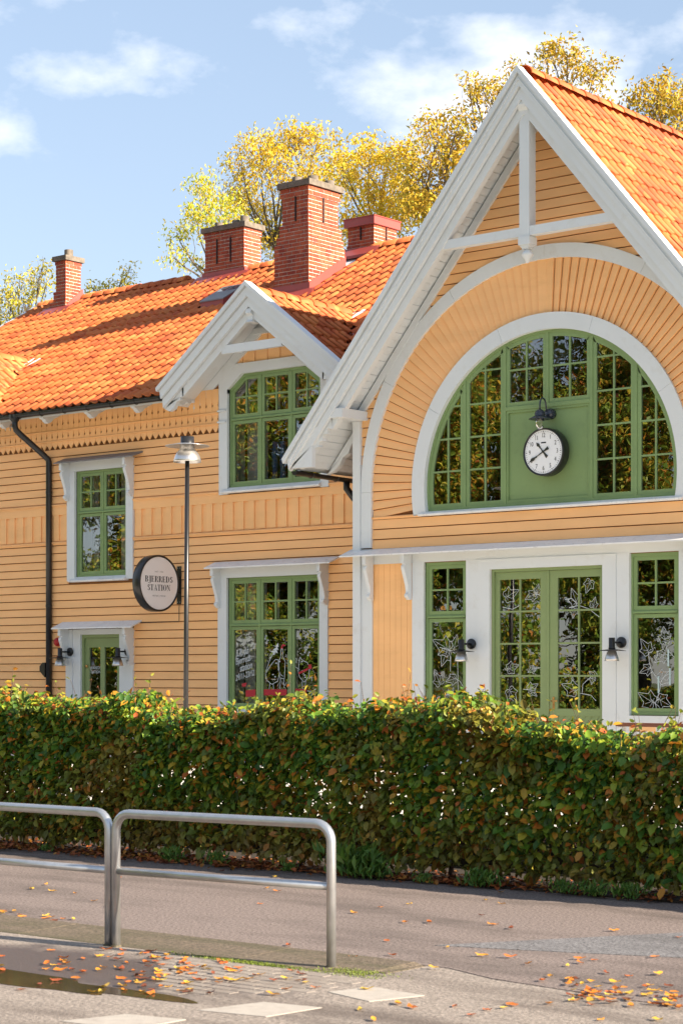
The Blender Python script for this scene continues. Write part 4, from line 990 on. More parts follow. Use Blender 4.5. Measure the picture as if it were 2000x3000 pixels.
c1 = chimney(0, [(-17.87, -17.345, 6.51, 7.02, 9.9, 10.28), (-17.75, -17.34, 6.515, 7.01, 10.28, 10.52), (-17.685, -17.355, 6.53, 6.985, 10.52, 11.12), (-17.70, -17.34, 6.515, 7.0, 11.12, 11.21)],
    (0,)*6, (-17.75, -17.29, 6.465, 7.05, 11.21, 11.32), [(-17.50, 6.75, 0.10, 0.17)], 10.15)
skirt(c1, -17.87, -17.345, 6.51, 7.02, 10.16)
vis = [b for b in brick_jobs if b[2]]; hid = [b for b in brick_jobs if not b[2]]
vis.sort(key=lambda b: proj((b[1][0], b[1][2], b[1][4]))[2])
restb = {}
for k, (ch, q, _) in enumerate(vis+hid):
    if k < 300: MB().box(*q).obj('brick', M['brick'], ch)
    else: restb.setdefault(ch.name, (ch, MB()))[1].box(*q)
for ch, mb in restb.values(): stuff(mb.obj('bricks', M['brick'], ch))
# skylight
sk = MB()
for t in (1,):
    X0, X1, Y0, Y1 = -11.72, -11.10, 5.02, 5.72
    zt = lambda y: zmain(y)+0.17
    sk.add([(X0, Y0, zmain(Y0)), (X1, Y0, zmain(Y0)), (X1, Y1, zmain(Y1)), (X0, Y1, zmain(Y1)), (X0, Y0, zt(Y0)), (X1, Y0, zt(Y0)), (X1, Y1, zt(Y1)), (X0, Y1, zt(Y1))], [(0, 1, 5, 4), (1, 2, 6, 5), (2, 3, 7, 6), (3, 0, 4, 7)])
sk = sk.obj('skylight', M['flash'], B)
MB().add([(X0-.02, Y0-.02, zt(Y0)-.005), (X1+.02, Y0-.02, zt(Y0)-.005), (X1+.02, Y1, zt(Y1)+.005), (X0-.02, Y1, zt(Y1)+.005), (X0-.02, Y0-.02, zt(Y0)+.02), (X1+.02, Y0-.02, zt(Y0)+.02), (X1+.02, Y1, zt(Y1)+.03), (X0-.02, Y1, zt(Y1)+.03)], [(4, 5, 6, 7), (0, 1, 5, 4), (1, 2, 6, 5), (2, 3, 7, 6), (3, 0, 4, 7)]).obj('skylight_frame', M['grey'], sk)
sgm = mat('skylight_glass', (0.10, 0.13, 0.15), 0.05, 0.1, 3, spec=0.8)
for a, b in ((X0+0.04, (X0+X1)/2-0.02), ((X0+X1)/2+0.02, X1-0.04)):
    MB().add([(a, Y0+.03, zt(Y0+.03)+.025), (b, Y0+.03, zt(Y0+.03)+.025), (b, Y1-.04, zt(Y1-.04)+.034), (a, Y1-.04, zt(Y1-.04)+.034)], [(0, 1, 2, 3)]).obj('pane', sgm, sk)

# ---------------------------------------------------------------- chalk drawings on the panes
def on_y(px, py, Y): r = ray(px, py); t = (Y-CAM.y)/r.y; P = CAM+r*t; return (P.x, P.z)
def crop(o, k, Y): return lambda a, b: on_y(o[0]+a/k, o[1]+b/k, Y)
IVY = [(0, 0), (-.14, -.10), (-.30, -.10), (-.40, -.02), (-.38, .10), (-.44, .24), (-.54, .44), (-.40, .44), (-.27, .47), (-.20, .62), (-.10, .82), (0, 1.0), (.10, .82), (.20, .62), (.27, .47), (.40, .44), (.54, .44), (.44, .24), (.38, .10), (.40, -.02), (.30, -.10), (.14, -.10)]
def ivy(mb, base, tip, y, w=0.0062):
    dx, dz = tip[0]-base[0], tip[1]-base[1]
    T = lambda p: (base[0]+dx*p[1]+dz*p[0]*0.9, base[1]+dz*p[1]-dx*p[0]*0.9)
    mb.ribbon([T(p) for p in IVY], w, y, True)
    for ln in ([(0, 0), (0, .85)], [(0, .12), (-.30, .36)], [(0, .12), (.30, .36)], [(0, .05), (-.26, .06)], [(0, .05), (.26, .06)]): mb.ribbon([T(p) for p in ln], w*0.6, y)
def drawing(parent, leaves, stems, f, y, w=0.0062):
    for (a, b), (c, d_) in leaves:
        mb = MB(); ivy(mb, f(a, b), f(c, d_), y, w); mb.obj('painted_leaf', M['chalk'], parent)
    for s in stems: MB().ribbon([f(*p) for p in s], w*1.2, y+0.0004).obj('painted_stem', M['chalk'], parent)
fD = crop((1500, 1600), 3.136, 0.047); fC = crop((1000, 1600), 3.136, 0.047)
drawing(winR, [((1250, 975), (1175, 850)), ((1402, 880), (1385, 735)), ((1400, 990), (1300, 1070)), ((1262, 1122), (1165, 1165)), ((1355, 1225), (1470, 1150)), ((1290, 1440), (1150, 1345)), ((1340, 1405), (1465, 1475))],
    [[(1322, 1500), (1312, 1445), (1350, 1330), (1360, 1265), (1325, 1210), (1275, 1140), (1255, 1060), (1248, 975)], [(1310, 1450), (1275, 1410)], [(1315, 1430), (1350, 1400)], [(1402, 880), (1420, 950), (1488, 1025)], [(1360, 1250), (1420, 1160)]], fD, 0.0465)
for a, b, c in ((1340, 1200, 1345), (1430, 955, 1100), (1445, 1125, 1270)): MB().ribbon([fD(a, b), fD(a, c)], 0.026, 0.0455).obj('painted_streak', M['paleblue'], winR)
drawing(winL, [((985, 950), (835, 860)), ((1030, 950), (1060, 810)), ((965, 965), (915, 1105)), ((905, 1265), (850, 1150)), ((1045, 1215), (955, 1245)), ((975, 1365), (1055, 1425)), ((985, 1360), (1030, 1300))],
    [[(900, 930), (985, 952), (1040, 985)], [(1045, 1215), (1085, 1240), (1112, 1285)], [(840, 1460), (880, 1390), (975, 1360), (1060, 1430)], [(1002, 1015), (998, 1150)], [(1065, 1060), (1070, 1330)]], fC, 0.0465)
fDd = crop((1500, 1600), 3.136, 0.053)
drawing(dd, [((590, 528), (540, 385)), ((715, 320), (672, 435)), ((738, 560), (762, 465)), ((570, 575), (552, 665)), ((760, 1200), (700, 1150)), ((735, 1200), (725, 1275)), ((580, 1330), (450, 1265)), ((490, 1200), (470, 1165))],
    [[(480, 490), (545, 480), (590, 530)], [(520, 565), (610, 545), (700, 575), (795, 650)], [(730, 1190), (645, 1270), (640, 1345)], [(610, 1350), (720, 1370), (765, 1420)]], fDd, 0.0535)
drawing(dd, [((205, 440), (115, 490)), ((225, 430), (240, 345)), ((200, 1120), (140, 1160)), ((205, 1140), (185, 1090)), ((165, 1320), (225, 1380)), ((150, 1320), (235, 1265)), ((-60, 470), (60, 400)), ((-40, 1130), (60, 1090)), ((-30, 1320), (40, 1440))],
    [[(270, 455), (215, 440)], [(265, 1115), (200, 1125)], [(100, 1315), (165, 1320)], [(-90, 560), (0, 580), (75, 540)]], fDd, 0.0535)

def text_pts(body, size, shear=0.0, spacing=1.0):
    cu = bpy.data.curves.new('t', 'FONT'); cu.body = body; cu.size = size; cu.align_x = 'CENTER'; cu.align_y = 'CENTER'; cu.shear = shear; cu.space_character = spacing; cu.resolution_u = 3
    ob = bpy.data.objects.new('t', cu); COL.objects.link(ob); dg = bpy.context.evaluated_depsgraph_get()
    me = bpy.data.meshes.new_from_object(ob.evaluated_get(dg)); vs = [v.co.copy() for v in me.vertices]; fs = [tuple(p.vertices) for p in me.polygons]
    bpy.data.objects.remove(ob); bpy.data.curves.remove(cu); bpy.data.meshes.remove(me); return vs, fs
fB = crop((500, 1600), 3.136, W+0.047)
yb_ = W+0.0465
mb = MB()
for body, (a, b), sz in (('JUL på', (655, 975), 0.155), ('Bjerreds', (665, 1045), 0.145), ('station', (690, 1110), 0.15), ('29/11-23/12', (680, 1190), 0.125)):
    vs, fs = text_pts(body, sz, 0.25, 0.9); ox, oz = fB(a, b); ca, sa = math.cos(0.16), math.sin(0.16)
    mb.add([(ox+(v.x*ca-v.y*sa)*0.82, yb_, oz+(v.x*sa+v.y*ca)*1.15) for v in vs], fs)
mb.obj('chalk_lettering', M['chalk'], win2)
rb = lambda pts, w=0.010, c=False: MB().ribbon([fB(*p) for p in pts], w, yb_, c).obj('painted_line', M['chalk'], win2)
rb([(962, 1040), (915, 1100), (872, 1170), (880, 1230), (930, 1270), (985, 1240), (1000, 1160), (985, 1100), (990, 1045)], c=True)
rb([(912, 1262), (905, 1312)]); rb([(942, 1268), (946, 1312)]); rb([(875, 1150), (905, 1060), (940, 985)]); rb([(985, 1130), (1010, 1180), (1030, 1195)])
rb([(1012, 945), (1012, 1015), (992, 1060), (1000, 1210), (1045, 1220), (1052, 1060), (1030, 1015), (1028, 945)], c=True); rb([(1008, 1220), (1004, 1310)]); rb([(1040, 1220), (1042, 1300)])
rb([(1185, 1020), (1172, 1150), (1182, 1200), (1225, 1250), (1268, 1200), (1275, 1115), (1255, 1070), (1215, 1052)], c=True); rb([(1205, 1245), (1215, 1312)]); rb([(1240, 1240), (1232, 1312)]); rb([(1180, 1130), (1145, 1110), (1140, 1060)])
rb([(1130, 1035), (1160, 1035), (1150, 1070), (1135, 1070)], c=True); rb([(1270, 1215), (1300, 1200), (1295, 1240)]); rb([(1255, 1330), (1300, 1335), (1335, 1310)]); rb([(1300, 1340), (1270, 1450)]); rb([(1262, 1420), (1262, 1460)])
for a, b in ((870, 850), (885, 890), (1262, 930), (1235, 975), (1265, 1000)): rb([(a, b), (a+2, b-30), (a+14, b-24)], 0.014); rb([(a-6, b+2), (a+2, b+2)], 0.026)
for a, b in ((970, 1075), (1000, 1060), (1205, 1060), (940, 1180), (960, 1200), (1230, 1185), (1235, 1205)): rb([(a-4, b), (a+4, b)], 0.02)
tp = [(988, 888), (958, 925), (976, 925), (935, 955), (962, 955), (915, 968), (945, 980), (940, 1000), (955, 998), (960, 975), (985, 985), (972, 950), (990, 955), (980, 925), (992, 925)]
MB().add([(p[0], yb_, p[1]) for p in [fB(*q) for q in tp]], [tuple(range(len(tp)))]).obj('painted_fir', M['chalk'], win2)
for q in ([(1012, 942), (1018, 912), (1035, 898), (1058, 915), (1045, 920), (1030, 915), (1030, 942)], [(1172, 1160), (1260, 1118), (1264, 1136), (1176, 1178)], [(1262, 1090), (1290, 1085), (1296, 1125), (1266, 1130)], [(690, 1325), (780, 1315), (780, 1380), (690, 1385)], [(842, 1315), (1065, 1315), (1065, 1372), (842, 1372)], [(1125, 1308), (1250, 1315), (1240, 1380), (1125, 1375)], [(655, 1262), (700, 1255), (690, 1290), (655, 1292)]):
    MB().add([(p[0], yb_-0.0004, p[1]) for p in [fB(*r_) for r_ in q]], [tuple(range(len(q)))]).obj('painted_patch', M['chalkred'], win2)
vs, fs = text_pts('BJERREDS', 0.075); ox, oz = on_y(279, 1957, W+0.05); mb = MB().add([(ox+v.x, W+0.052, oz+v.y) for v in vs], fs)
vs, fs = text_pts('STATION', 0.075); mb.add([(ox+v.x, W+0.052, oz-0.075+v.y) for v in vs], fs); mb.obj('door_lettering', M['chalk'], dr)

# ---------------------------------------------------------------- clock, sign, lamps
ck = thing('station_clock', 'round black wall clock with white face on the green panel', 'clock', (0.05, -0.02, 4.66)); cx, cz, cy = 0.06, 5.02, -0.205
MB().lathe([(0.0, 0.075), (0.25, 0.075), (0.25, 0.02), (0.335, 0.0), (0.352, -0.03), (0.352, -0.17), (0.348, -0.188), (0.332, -0.19), (0.322, -0.155), (0.0, -0.150)], (cx, 0, cz), 'y', 48).obj('case', M['black'], ck, True)
fy_ = -0.1745
MB().lathe([(0.0, 0), (0.322, 0.0005)], (cx, fy_, cz), 'y', 48).obj('dial', M['clockface'], ck)
mb = MB()
for k in range(1, 13):
    vs, fs = text_pts(str(k), 0.088, 0, 0.85); a = R(30*k); ox, oz = cx+0.240*math.sin(a), cz+0.240*math.cos(a)
    mb.add([(ox+v.x*0.82, fy_-0.002, oz+v.y*1.05) for v in vs], fs)
mb.obj('numerals', M['ink'], ck)
mb = MB()
for k in range(60):
    a = R(6*k); r0, r1, w_ = (0.288, 0.306, 0.010) if k % 5 == 0 else (0.294, 0.303, 0.006)
    mb.ribbon([(cx+r0*math.sin(a), cz+r0*math.cos(a)), (cx+r1*math.sin(a), cz+r1*math.cos(a))], w_, fy_-0.002)
mb.obj('minute_marks', M['ink'], ck)
MB().box(cx-0.04, cx+0.045, fy_-0.003, fy_-0.001, cz+0.125, cz+0.143).obj('maker_mark', M['ink'], ck)
def hand(ang, L, name, yy):
    a = R(ang); P = [(-0.024, -0.105), (0.024, -0.105), (0.010, -0.02), (0.0065, L*0.45), (0.018, L*0.50), (0.006, L*0.54), (0.026, L*0.74), (0.010, L*0.90), (0.002, L), (-0.002, L), (-0.010, L*0.90), (-0.026, L*0.74), (-0.006, L*0.54), (-0.018, L*0.50), (-0.0065, L*0.45), (-0.010, -0.02)]
    MB().prism([(cx+p*math.cos(a)+q*math.sin(a), cz-p*math.sin(a)+q*math.cos(a)) for p, q in P], 'y', yy-0.004, yy).obj(name, M['hand'], ck)
hand(320, 0.185, 'hour_hand', fy_-0.006); hand(240, 0.275, 'minute_hand', fy_-0.012)
MB().lathe([(0, 0), (0.016, 0), (0.016, 0.02), (0, 0.02)], (cx, fy_-0.022, cz), 'y', 12).obj('hub', M['hand'], ck)

gl = thing('gooseneck_lamp', 'dark blue enamel gooseneck wall lamp just above the station clock', 'wall lamp', (0.05, 0.0, 5.53))
MB().lathe([(0, 0.055), (0.075, 0.055), (0.085, 0.0), (0.07, -0.06), (0.04, -0.085), (0, -0.09)], (0.06, 0.0, 5.59), 'y', 20).obj('wall_box', M['enamel'], gl, True)
MB().tube([(0.06, -0.07, 5.60), (0.06, -0.10, 5.66), (0.06, -0.115, 5.74), (0.06, -0.15, 5.79), (0.06, -0.20, 5.805), (0.06, -0.245, 5.78), (0.06, -0.265, 5.72), (0.06, -0.27, 5.62)], 0.012, 8).obj('neck', M['enamel'], gl, True)
MB().lathe([(0, 5.635), (0.03, 5.63), (0.065, 5.60), (0.078, 5.56), (0.07, 5.535), (0.09, 5.53), (0.16, 5.495), (0.165, 5.485), (0.09, 5.50), (0.0, 5.50)], (0.06, -0.27, 0), 'z', 24).obj('shade', M['enamel'], gl, True)
MB().lathe([(0.062, 5.50), (0.064, 5.44), (0.055, 5.38), (0.03, 5.345), (0, 5.34)], (0.06, -0.27, 0), 'z', 16).obj('glass_globe', M['clearglass'], gl, True)

def wall_lamp(x, y, z, label):
    t = thing('wall_lamp', label, 'wall lamp', (x, y, z-0.1), 'black wall lamps with aluminium shades beside the doors')
    MB().lathe([(0, 0), (0.08, 0), (0.08, -0.022), (0.074, -0.03), (0, -0.032)], (x, y, z), 'y', 24).obj('wall_plate', M['black'], t, True)
    MB().tube([(x, y-0.02, z), (x, y-0.22, z)], 0.015, 8).obj('arm', M['black'], t, True); yc = y-0.262
    MB().lathe([(0, z+0.065), (0.044, z+0.065), (0.045, z-0.075), (0.052, z-0.078), (0.052, z-0.085), (0.048, z-0.1), (0, z-0.1)], (x, yc, 0), 'z', 20).obj('socket', M['black'], t, True)
    MB().lathe([(0.04, z-0.095), (0.09, z-0.102), (0.2, z-0.118), (0.201, z-0.122), (0.09, z-0.112), (0.04, z-0.112)], (x, yc, 0), 'z', 28).obj('brim', M['black'], t, True)
    MB().lathe([(0.0, z-0.113), (0.055, z-0.118), (0.066, z-0.14), (0.083, z-0.18), (0.098, z-0.23), (0.106, z-0.263), (0.101, z-0.263), (0.092, z-0.228), (0.05, z-0.13), (0, z-0.13)], (x, yc, 0), 'z', 28).obj('shade', M['alu'], t, True)
wall_lamp(1.31, -0.055, 2.225, 'black wall lamp on the white post right of the green double door')
wall_lamp(-1.31, -0.055, 2.23, 'black wall lamp on the white post left of the green double door')
wall_lamp(-9.915, 1.19, 2.195, 'black wall lamp on the casing to the right of the small side door')
wall_lamp(-11.453, 1.19, 2.20, 'black wall lamp left of the small side door beside the downpipe')

sg = thing('round_sign', 'round black-rimmed projecting sign with white face and the station name', 'sign', (-8.64, 0.63, 2.87))
sy, sz = 0.625, 3.385
MB().lathe([(0, -8.735), (0.485, -8.735), (0.502, -8.725), (0.502, -8.565), (0.495, -8.555), (0.468, -8.555), (0.466, -8.568), (0, -8.570)], (0, sy, sz), 'x', 64).obj('rim', M['black'], sg, True)
MB().lathe([(0, -8.5675), (0.466, -8.567)], (0, sy, sz), 'x', 64).obj('face', M['signface'], sg)
MB().box(-8.695, -8.59, W-0.045, W-0.033, 3.035, 3.71).obj('wall_bracket', M['black'], sg)
for z in (3.23, 3.51): MB().box(-8.67, -8.615, sy+0.48, W-0.045, z-0.012, z+0.012).obj('bracket_arm', M['black'], sg)
for z in (3.07, 3.68):
    for x in (-8.675, -8.61): MB().lathe([(0, 0), (0.009, 0), (0.007, -0.006), (0, -0.007)], (x, W-0.045, z), 'y', 8).obj('bolt', M['zinc'], sg)
MB().tube([(-8.64, W-0.04, 3.04), (-8.645, W-0.04, 2.73), (-8.66, W-0.04, 2.72), (-9.7, W-0.045, 2.715)], 0.006, 5).obj('cable', M['black'], sg)
# lettering: stems, hairlines and bowls drawn as flat shapes (u along the sign, v up)
def didone(s, h):
    mbs = []; u = 0.0; t, k = 0.20, 0.045
    def R4(a, b, c, d_): mbs.append([(a, b), (c, b), (c, d_), (a, d_)])
    def bowl(cx_, cy_, rx, ry, a0_, a1_, th=0.19, n=14):
        for i in range(n):
            A, Bq = a0_+(a1_-a0_)*i/n, a0_+(a1_-a0_)*(i+1)/n
            def q(a, rr): ti = k+(th-k)*abs(math.cos(a)); return (cx_+(rx-(ti if rr else 0))*math.cos(a), cy_+(ry-(k if rr else 0))*math.sin(a))
            mbs.append([q(A, 0), q(Bq, 0), q(Bq, 1), q(A, 1)])
    pi = math.pi
    out = []
    for ch in s:
        n0 = len(mbs); wd = 0.7
        if ch in 'BRDEJTIN': pass
        if ch == 'B': R4(.08, 0, .08+t, 1); R4(0, 0, .35, k); R4(0, 1-k, .35, 1); R4(.28, .5, .36, .5+k); bowl(.34, .75, .27, .25, -pi/2, pi/2); bowl(.34, .26, .32, .26, -pi/2, pi/2); wd = .74
        elif ch == 'J': R4(.20, -.08, .20+t, 1); R4(.08, 1-k, .52, 1); bowl(.16, -.08, .24, .16, -pi, 0, .1); wd = .5
        elif ch == 'E': R4(.08, 0, .08+t, 1); R4(0, 0, .58, k); R4(0, 1-k, .56, 1); R4(.28, .5-k/2, .46, .5+k/2); R4(.53, 0, .58, .26); R4(.51, .76, .56, 1); R4(.42, .38, .46, .62); wd = .68
        elif ch == 'R': R4(.08, 0, .08+t, 1); R4(0, 0, .36, k); R4(0, 1-k, .35, 1); bowl(.34, .75, .28, .25, -pi/2, pi/2); mbs.append([(.36, .5), (.46, .5), (.72, 0), (.52, 0)]); wd = .76
        elif ch == 'D': R4(.08, 0, .08+t, 1); R4(0, 0, .36, k); R4(0, 1-k, .36, 1); bowl(.34, .5, .40, .5, -pi/2, pi/2); wd = .82
        elif ch == 'S': bowl(.30, .74, .24, .26, pi*.05, pi*1.35); bowl(.30, .26, .27, .26, -pi*.95, pi*.42); mbs.append([(.10, .62), (.22, .66), (.54, .38), (.42, .34)]); wd = .64
        elif ch == 'T': R4(.26, 0, .26+t, 1); R4(.14, 0, .58, k); R4(0, 1-k, .72, 1); R4(0, .72, k, 1); R4(.72-k, .72, .72, 1); wd = .78
        elif ch == 'A': mbs.append([(.05, 0), (.09, 0), (.40, 1), (.36, 1)]); mbs.append([(.50, 0), (.72, 0), (.42, 1), (.34, 1)]); R4(0, 0, .2, k); R4(.42, 0, .80, k); R4(.18, .28, .52, .28+k); wd = .82
        elif ch == 'I': R4(.10, 0, .10+t, 1); R4(0, 0, .40, k); R4(0, 1-k, .40, 1); wd = .46
        elif ch == 'O': bowl(.40, .5, .40, .5, -pi, pi, .22, 26); wd = .86
        elif ch == 'N': R4(.10, 0, .14, 1); R4(0, 0, .26, k); R4(0, 1-k, .2, 1); mbs.append([(.02, 1), (.26, 1), (.70, 0), (.58, 0)]); R4(.66, 0, .70, 1); R4(.54, 1-k, .80, 1); wd = .84
        for m_ in mbs[n0:]: out.append([((a+u)*h, b*h) for a, b in m_])
        u += wd
    return out, u*h
mb = MB()
for s, h, v0 in (('BJERREDS', 0.105, 3.405), ('STATION', 0.105, 3.255)):
    ps, wd = didone(s, h); sc_ = (0.70 if s[0] == 'B' else 0.575)/wd
    for p in ps: mb.add([(-8.565, sy+(a-wd/2)*sc_, v0+b) for a, b in p], [tuple(range(len(p)))])
for body, v0, wd in (('MAT | VIN', 3.585, 0.2), ('MÖTEN | MUSIK', 3.16, 0.32)):
    vs, fs = text_pts(body, 0.036, 0, 1.25); W_ = max(v.x for v in vs)-min(v.x for v in vs)
    mb.add([(-8.565, sy+v.x*wd/W_, v0+v.y) for v in vs], fs)
mb.obj('lettering', M['ink'], sg)

sl = thing('street_lamp', 'tall slim black lamp post with wide-brimmed aluminium lamp head', 'street lamp', (-3.47, -4.0, 0.34))
lx, ly = -3.44, -4.0
MB().tube([(lx-0.035, ly, 0.30), (lx-0.02, ly, 2.5), (lx, ly, 4.95)], [0.038, 0.034, 0.031], 16).obj('pole', M['black'], sl, True)
MB().lathe([(0, 5.155), (0.096, 5.152), (0.097, 5.06), (0.1, 5.055), (0, 5.055)], (lx, ly, 0), 'z', 28).obj('top_cap', M['black'], sl, True)
MB().lathe([(0.09, 5.058), (0.16, 5.05), (0.318, 5.020), (0.319, 5.016), (0.16, 5.04), (0.09, 5.045)], (lx, ly, 0), 'z', 40).obj('brim', M['alu'], sl, True)
MB().lathe([(0.0, 5.05), (0.104, 5.05), (0.104, 4.975), (0.115, 4.965), (0.150, 4.925), (0.178, 4.875), (0.194, 4.825), (0.2, 4.79), (0.194, 4.79), (0.17, 4.87), (0.1, 4.95), (0.0, 4.955)], (lx, ly, 0), 'z', 40).obj('shade', M['alu'], sl, True)

# small things on the wing wall
nb_ = thing('notice_board', 'dark framed notice board with pale blue sheet low on the yellow wall', 'notice board', (-13.7, W-0.04, 0.85))
MB().ring(rect(-14.3, -13.06, 0.85, 1.53), rect(-14.22, -13.14, 0.93, 1.45), W-0.09, W-0.034).obj('frame', M['blackwood'], nb_)
MB().box(-14.22, -13.14, W-0.06, W-0.036, 0.93, 1.45).obj('backing', M['ledge'], nb_)
MB().box(-14.1, -13.30, W-0.064, W-0.0605, 0.97, 1.42).box(-13.27, -13.155, W-0.063, W-0.0605, 0.95, 1.43).obj('sheet', M['paleblue'], nb_)
ab = thing('alarm_bell', 'round red alarm bell on the wall left of the small side door', 'alarm bell', (-11.80, W-0.05, 2.30))
MB().lathe([(0, 0), (0.085, 0), (0.083, -0.03), (0.06, -0.065), (0.02, -0.08), (0, -0.08)], (-11.80, W-0.05, 2.39), 'y', 20).obj('gong', M['red'], ab, True)
MB().box(-11.83, -11.77, W-0.05, W-0.02, 2.33, 2.45).obj('bracket', M['red'], ab)
sb = thing('red_call_box', 'small red box below the alarm bell beside the side door', 'call box', (-11.74, W-0.06, 2.0))
MB().box(-11.79, -11.70, W-0.10, W-0.034, 1.99, 2.12).obj('body', M['red'], sb); MB().box(-11.775, -11.715, W-0.108, W-0.1005, 2.02, 2.09).obj('window', M['curtain'], sb)
# things standing inside the dormer window
for i, (x, lab) in enumerate(((-6.62, 'left one of two tall blue turned candlesticks inside the dormer window'), (-6.44, 'right one of two tall blue turned candlesticks inside the dormer window'))):
    o = MB().lathe([(0, 5.09), (0.075, 5.09), (0.075, 5.13), (0.05, 5.15), (0.07, 5.19), (0.05, 5.22), (0.045, 5.35), (0.06, 5.42), (0.05, 5.48), (0.06, 5.60), (0.045, 5.62), (0.06, 5.68), (0.045, 5.72), (0.06, 5.78), (0.06, 5.81), (0, 5.81)], (x, W+0.26, 0), 'z', 18).obj('candlestick', M['blue'], None, True)
    tag(o, lab, 'candlestick', 'blue candlesticks in the dormer window')
tag(MB().box(-6.22, -6.03, W+0.22, W+0.34, 5.09, 5.20).obj('box', M['paleblue']), 'small pale blue box on the dormer window ledge', 'box')
# railing of the terrace at the right
tr_ = thing('terrace_railing', 'white wooden terrace railing with brown handrail at the right edge', 'railing', (3.4, -1.2, 0.34))
MB().box(1.96, 5.2, -1.28, -1.14, 1.065, 1.115).obj('handrail', M['brownwood'], tr_)
for a in (0.62, 0.92): MB().box(1.98, 5.2, -1.225, -1.195, a, a+0.08).obj('rail', M['white'], tr_)
for x in (2.02, 2.62, 3.7, 4.8): MB().box(x-0.045, x+0.045, -1.26, -1.17, 0.34, 1.06).obj('post', M['white'], tr_)

# ---------------------------------------------------------------- guard rail by the kerb
def rail_panel(p0, p1, label, z0=0.0, h=0.86, r=0.029):
    p0, p1 = Vector((*p0, z0)), Vector((*p1, z0)); u = (p1-p0).normalized(); L = (p1-p0).length; c = 0.11
    t = thing('guard_rail', label, 'guard rail', p0, 'galvanised tube guard rails on the kerb')
    path = [p0+Vector((0, 0, -0.1)), p0+Vector((0, 0, h-c))]
    for k in range(1, 7): a = math.pi/2*k/6; path.append(p0+u*(c-c*math.cos(a))+Vector((0, 0, h-c+c*math.sin(a))))
    for k in range(0, 7): a = math.pi/2*k/6; path.append(p0+u*(L-c+c*math.sin(a))+Vector((0, 0, h-c+c*math.cos(a))))
    path.append(p1+Vector((0, 0, -0.1)))
    MB().tube(path, r, 16).obj('hoop', M['zinc'], t, True)
    MB().tube([p0+u*0.02+Vector((0, 0, h*0.565)), p1-u*0.02+Vector((0, 0, h*0.565))], r*0.82, 14).obj('middle_rail', M['zinc'], t, True)
    for p in (p0, p1): MB().tube([p+Vector((0, 0, z0-0.01)), p+Vector((0, 0, z0+0.006))], r*1.25, 14).obj('collar', M['kerbm'], t)
rail_panel((6.915, -15.455), (8.605, -15.31), 'galvanised guard rail nearest the camera with its free end over the kerb')
rail_panel((4.98, -15.50), (6.850, -15.455), 'galvanised guard rail running out of the picture at the left')

# ---------------------------------------------------------------- foliage
def leaves_mesh(name, C, size, dirs, ups, width, m, droop=0.12, fold=0.18):
    """one folded rhombic leaf per row: C base points, dirs along the leaf, ups its face"""
    n = len(C); dirs = dirs/np.linalg.norm(dirs, axis=1, keepdims=True); side = np.cross(dirs, ups); side /= np.linalg.norm(side, axis=1, keepdims=True)+1e-9
    nor = np.cross(side, dirs); s = size[:, None]
    V = np.empty((n, 4, 3)); V[:, 0] = C
    V[:, 1] = C+dirs*s*0.48+side*s*width*0.5+nor*s*fold*0.5; V[:, 3] = C+dirs*s*0.48-side*s*width*0.5+nor*s*fold*0.5
    V[:, 2] = C+dirs*s-nor*s*droop
    base = np.arange(n)[:, None]*4; F = np.concatenate([base+np.array([0, 1, 2]), base+np.array([0, 2, 3])], axis=1).reshape(-1).astype(np.int32)
    me = bpy.data.meshes.new(name); me.vertices.add(n*4); me.vertices.foreach_set('co', V.reshape(-1))
    me.loops.add(len(F)); me.loops.foreach_set('vertex_index', F); nt_ = len(F)//3
    me.polygons.add(nt_); me.polygons.foreach_set('loop_start', np.arange(nt_, dtype=np.int32)*3); me.polygons.foreach_set('loop_total', np.full(nt_, 3, dtype=np.int32))
    me.materials.append(m); me.update(calc_edges=True); me.validate(); return me
def oval_mesh(name, C, size, dirs, ups, width, m, droop=0.10, fold=0.16):
    n = len(C); dirs = dirs/np.linalg.norm(dirs, axis=1, keepdims=True); side = np.cross(dirs, ups); side /= np.linalg.norm(side, axis=1, keepdims=True)+1e-9
    nor = np.cross(side, dirs); s = size[:, None]; V = np.empty((n, 6, 3)); V[:, 0] = C
    for k, (t, wd, sg) in enumerate(((0.28, 0.44, 1), (0.68, 0.42, 1))): V[:, 1+k] = C+dirs*s*t+side*s*width*wd*sg+nor*s*fold*0.5
    V[:, 3] = C+dirs*s-nor*s*droop
    for k, (t, wd) in enumerate(((0.68, 0.42), (0.28, 0.44))): V[:, 4+k] = C+dirs*s*t-side*s*width*wd+nor*s*fold*0.5
    base = np.arange(n)[:, None]*6; F = np.concatenate([base+np.array(q) for q in ([0, 1, 2], [0, 2, 3], [0, 3, 4], [0, 4, 5])], axis=1).reshape(-1).astype(np.int32)
    me = bpy.data.meshes.new(name); me.vertices.add(n*6); me.vertices.foreach_set('co', V.reshape(-1))
    me.loops.add(len(F)); me.loops.foreach_set('vertex_index', F); nt_ = len(F)//3
    me.polygons.add(nt_); me.polygons.foreach_set('loop_start', np.arange(nt_, dtype=np.int32)*3); me.polygons.foreach_set('loop_total', np.full(nt_, 3, dtype=np.int32))
    me.materials.append(m); me.update(calc_edges=True); me.validate(); return me
def unit(n): v = RNG.normal(size=(n, 3)); return v/np.linalg.norm(v, axis=1, keepdims=True)

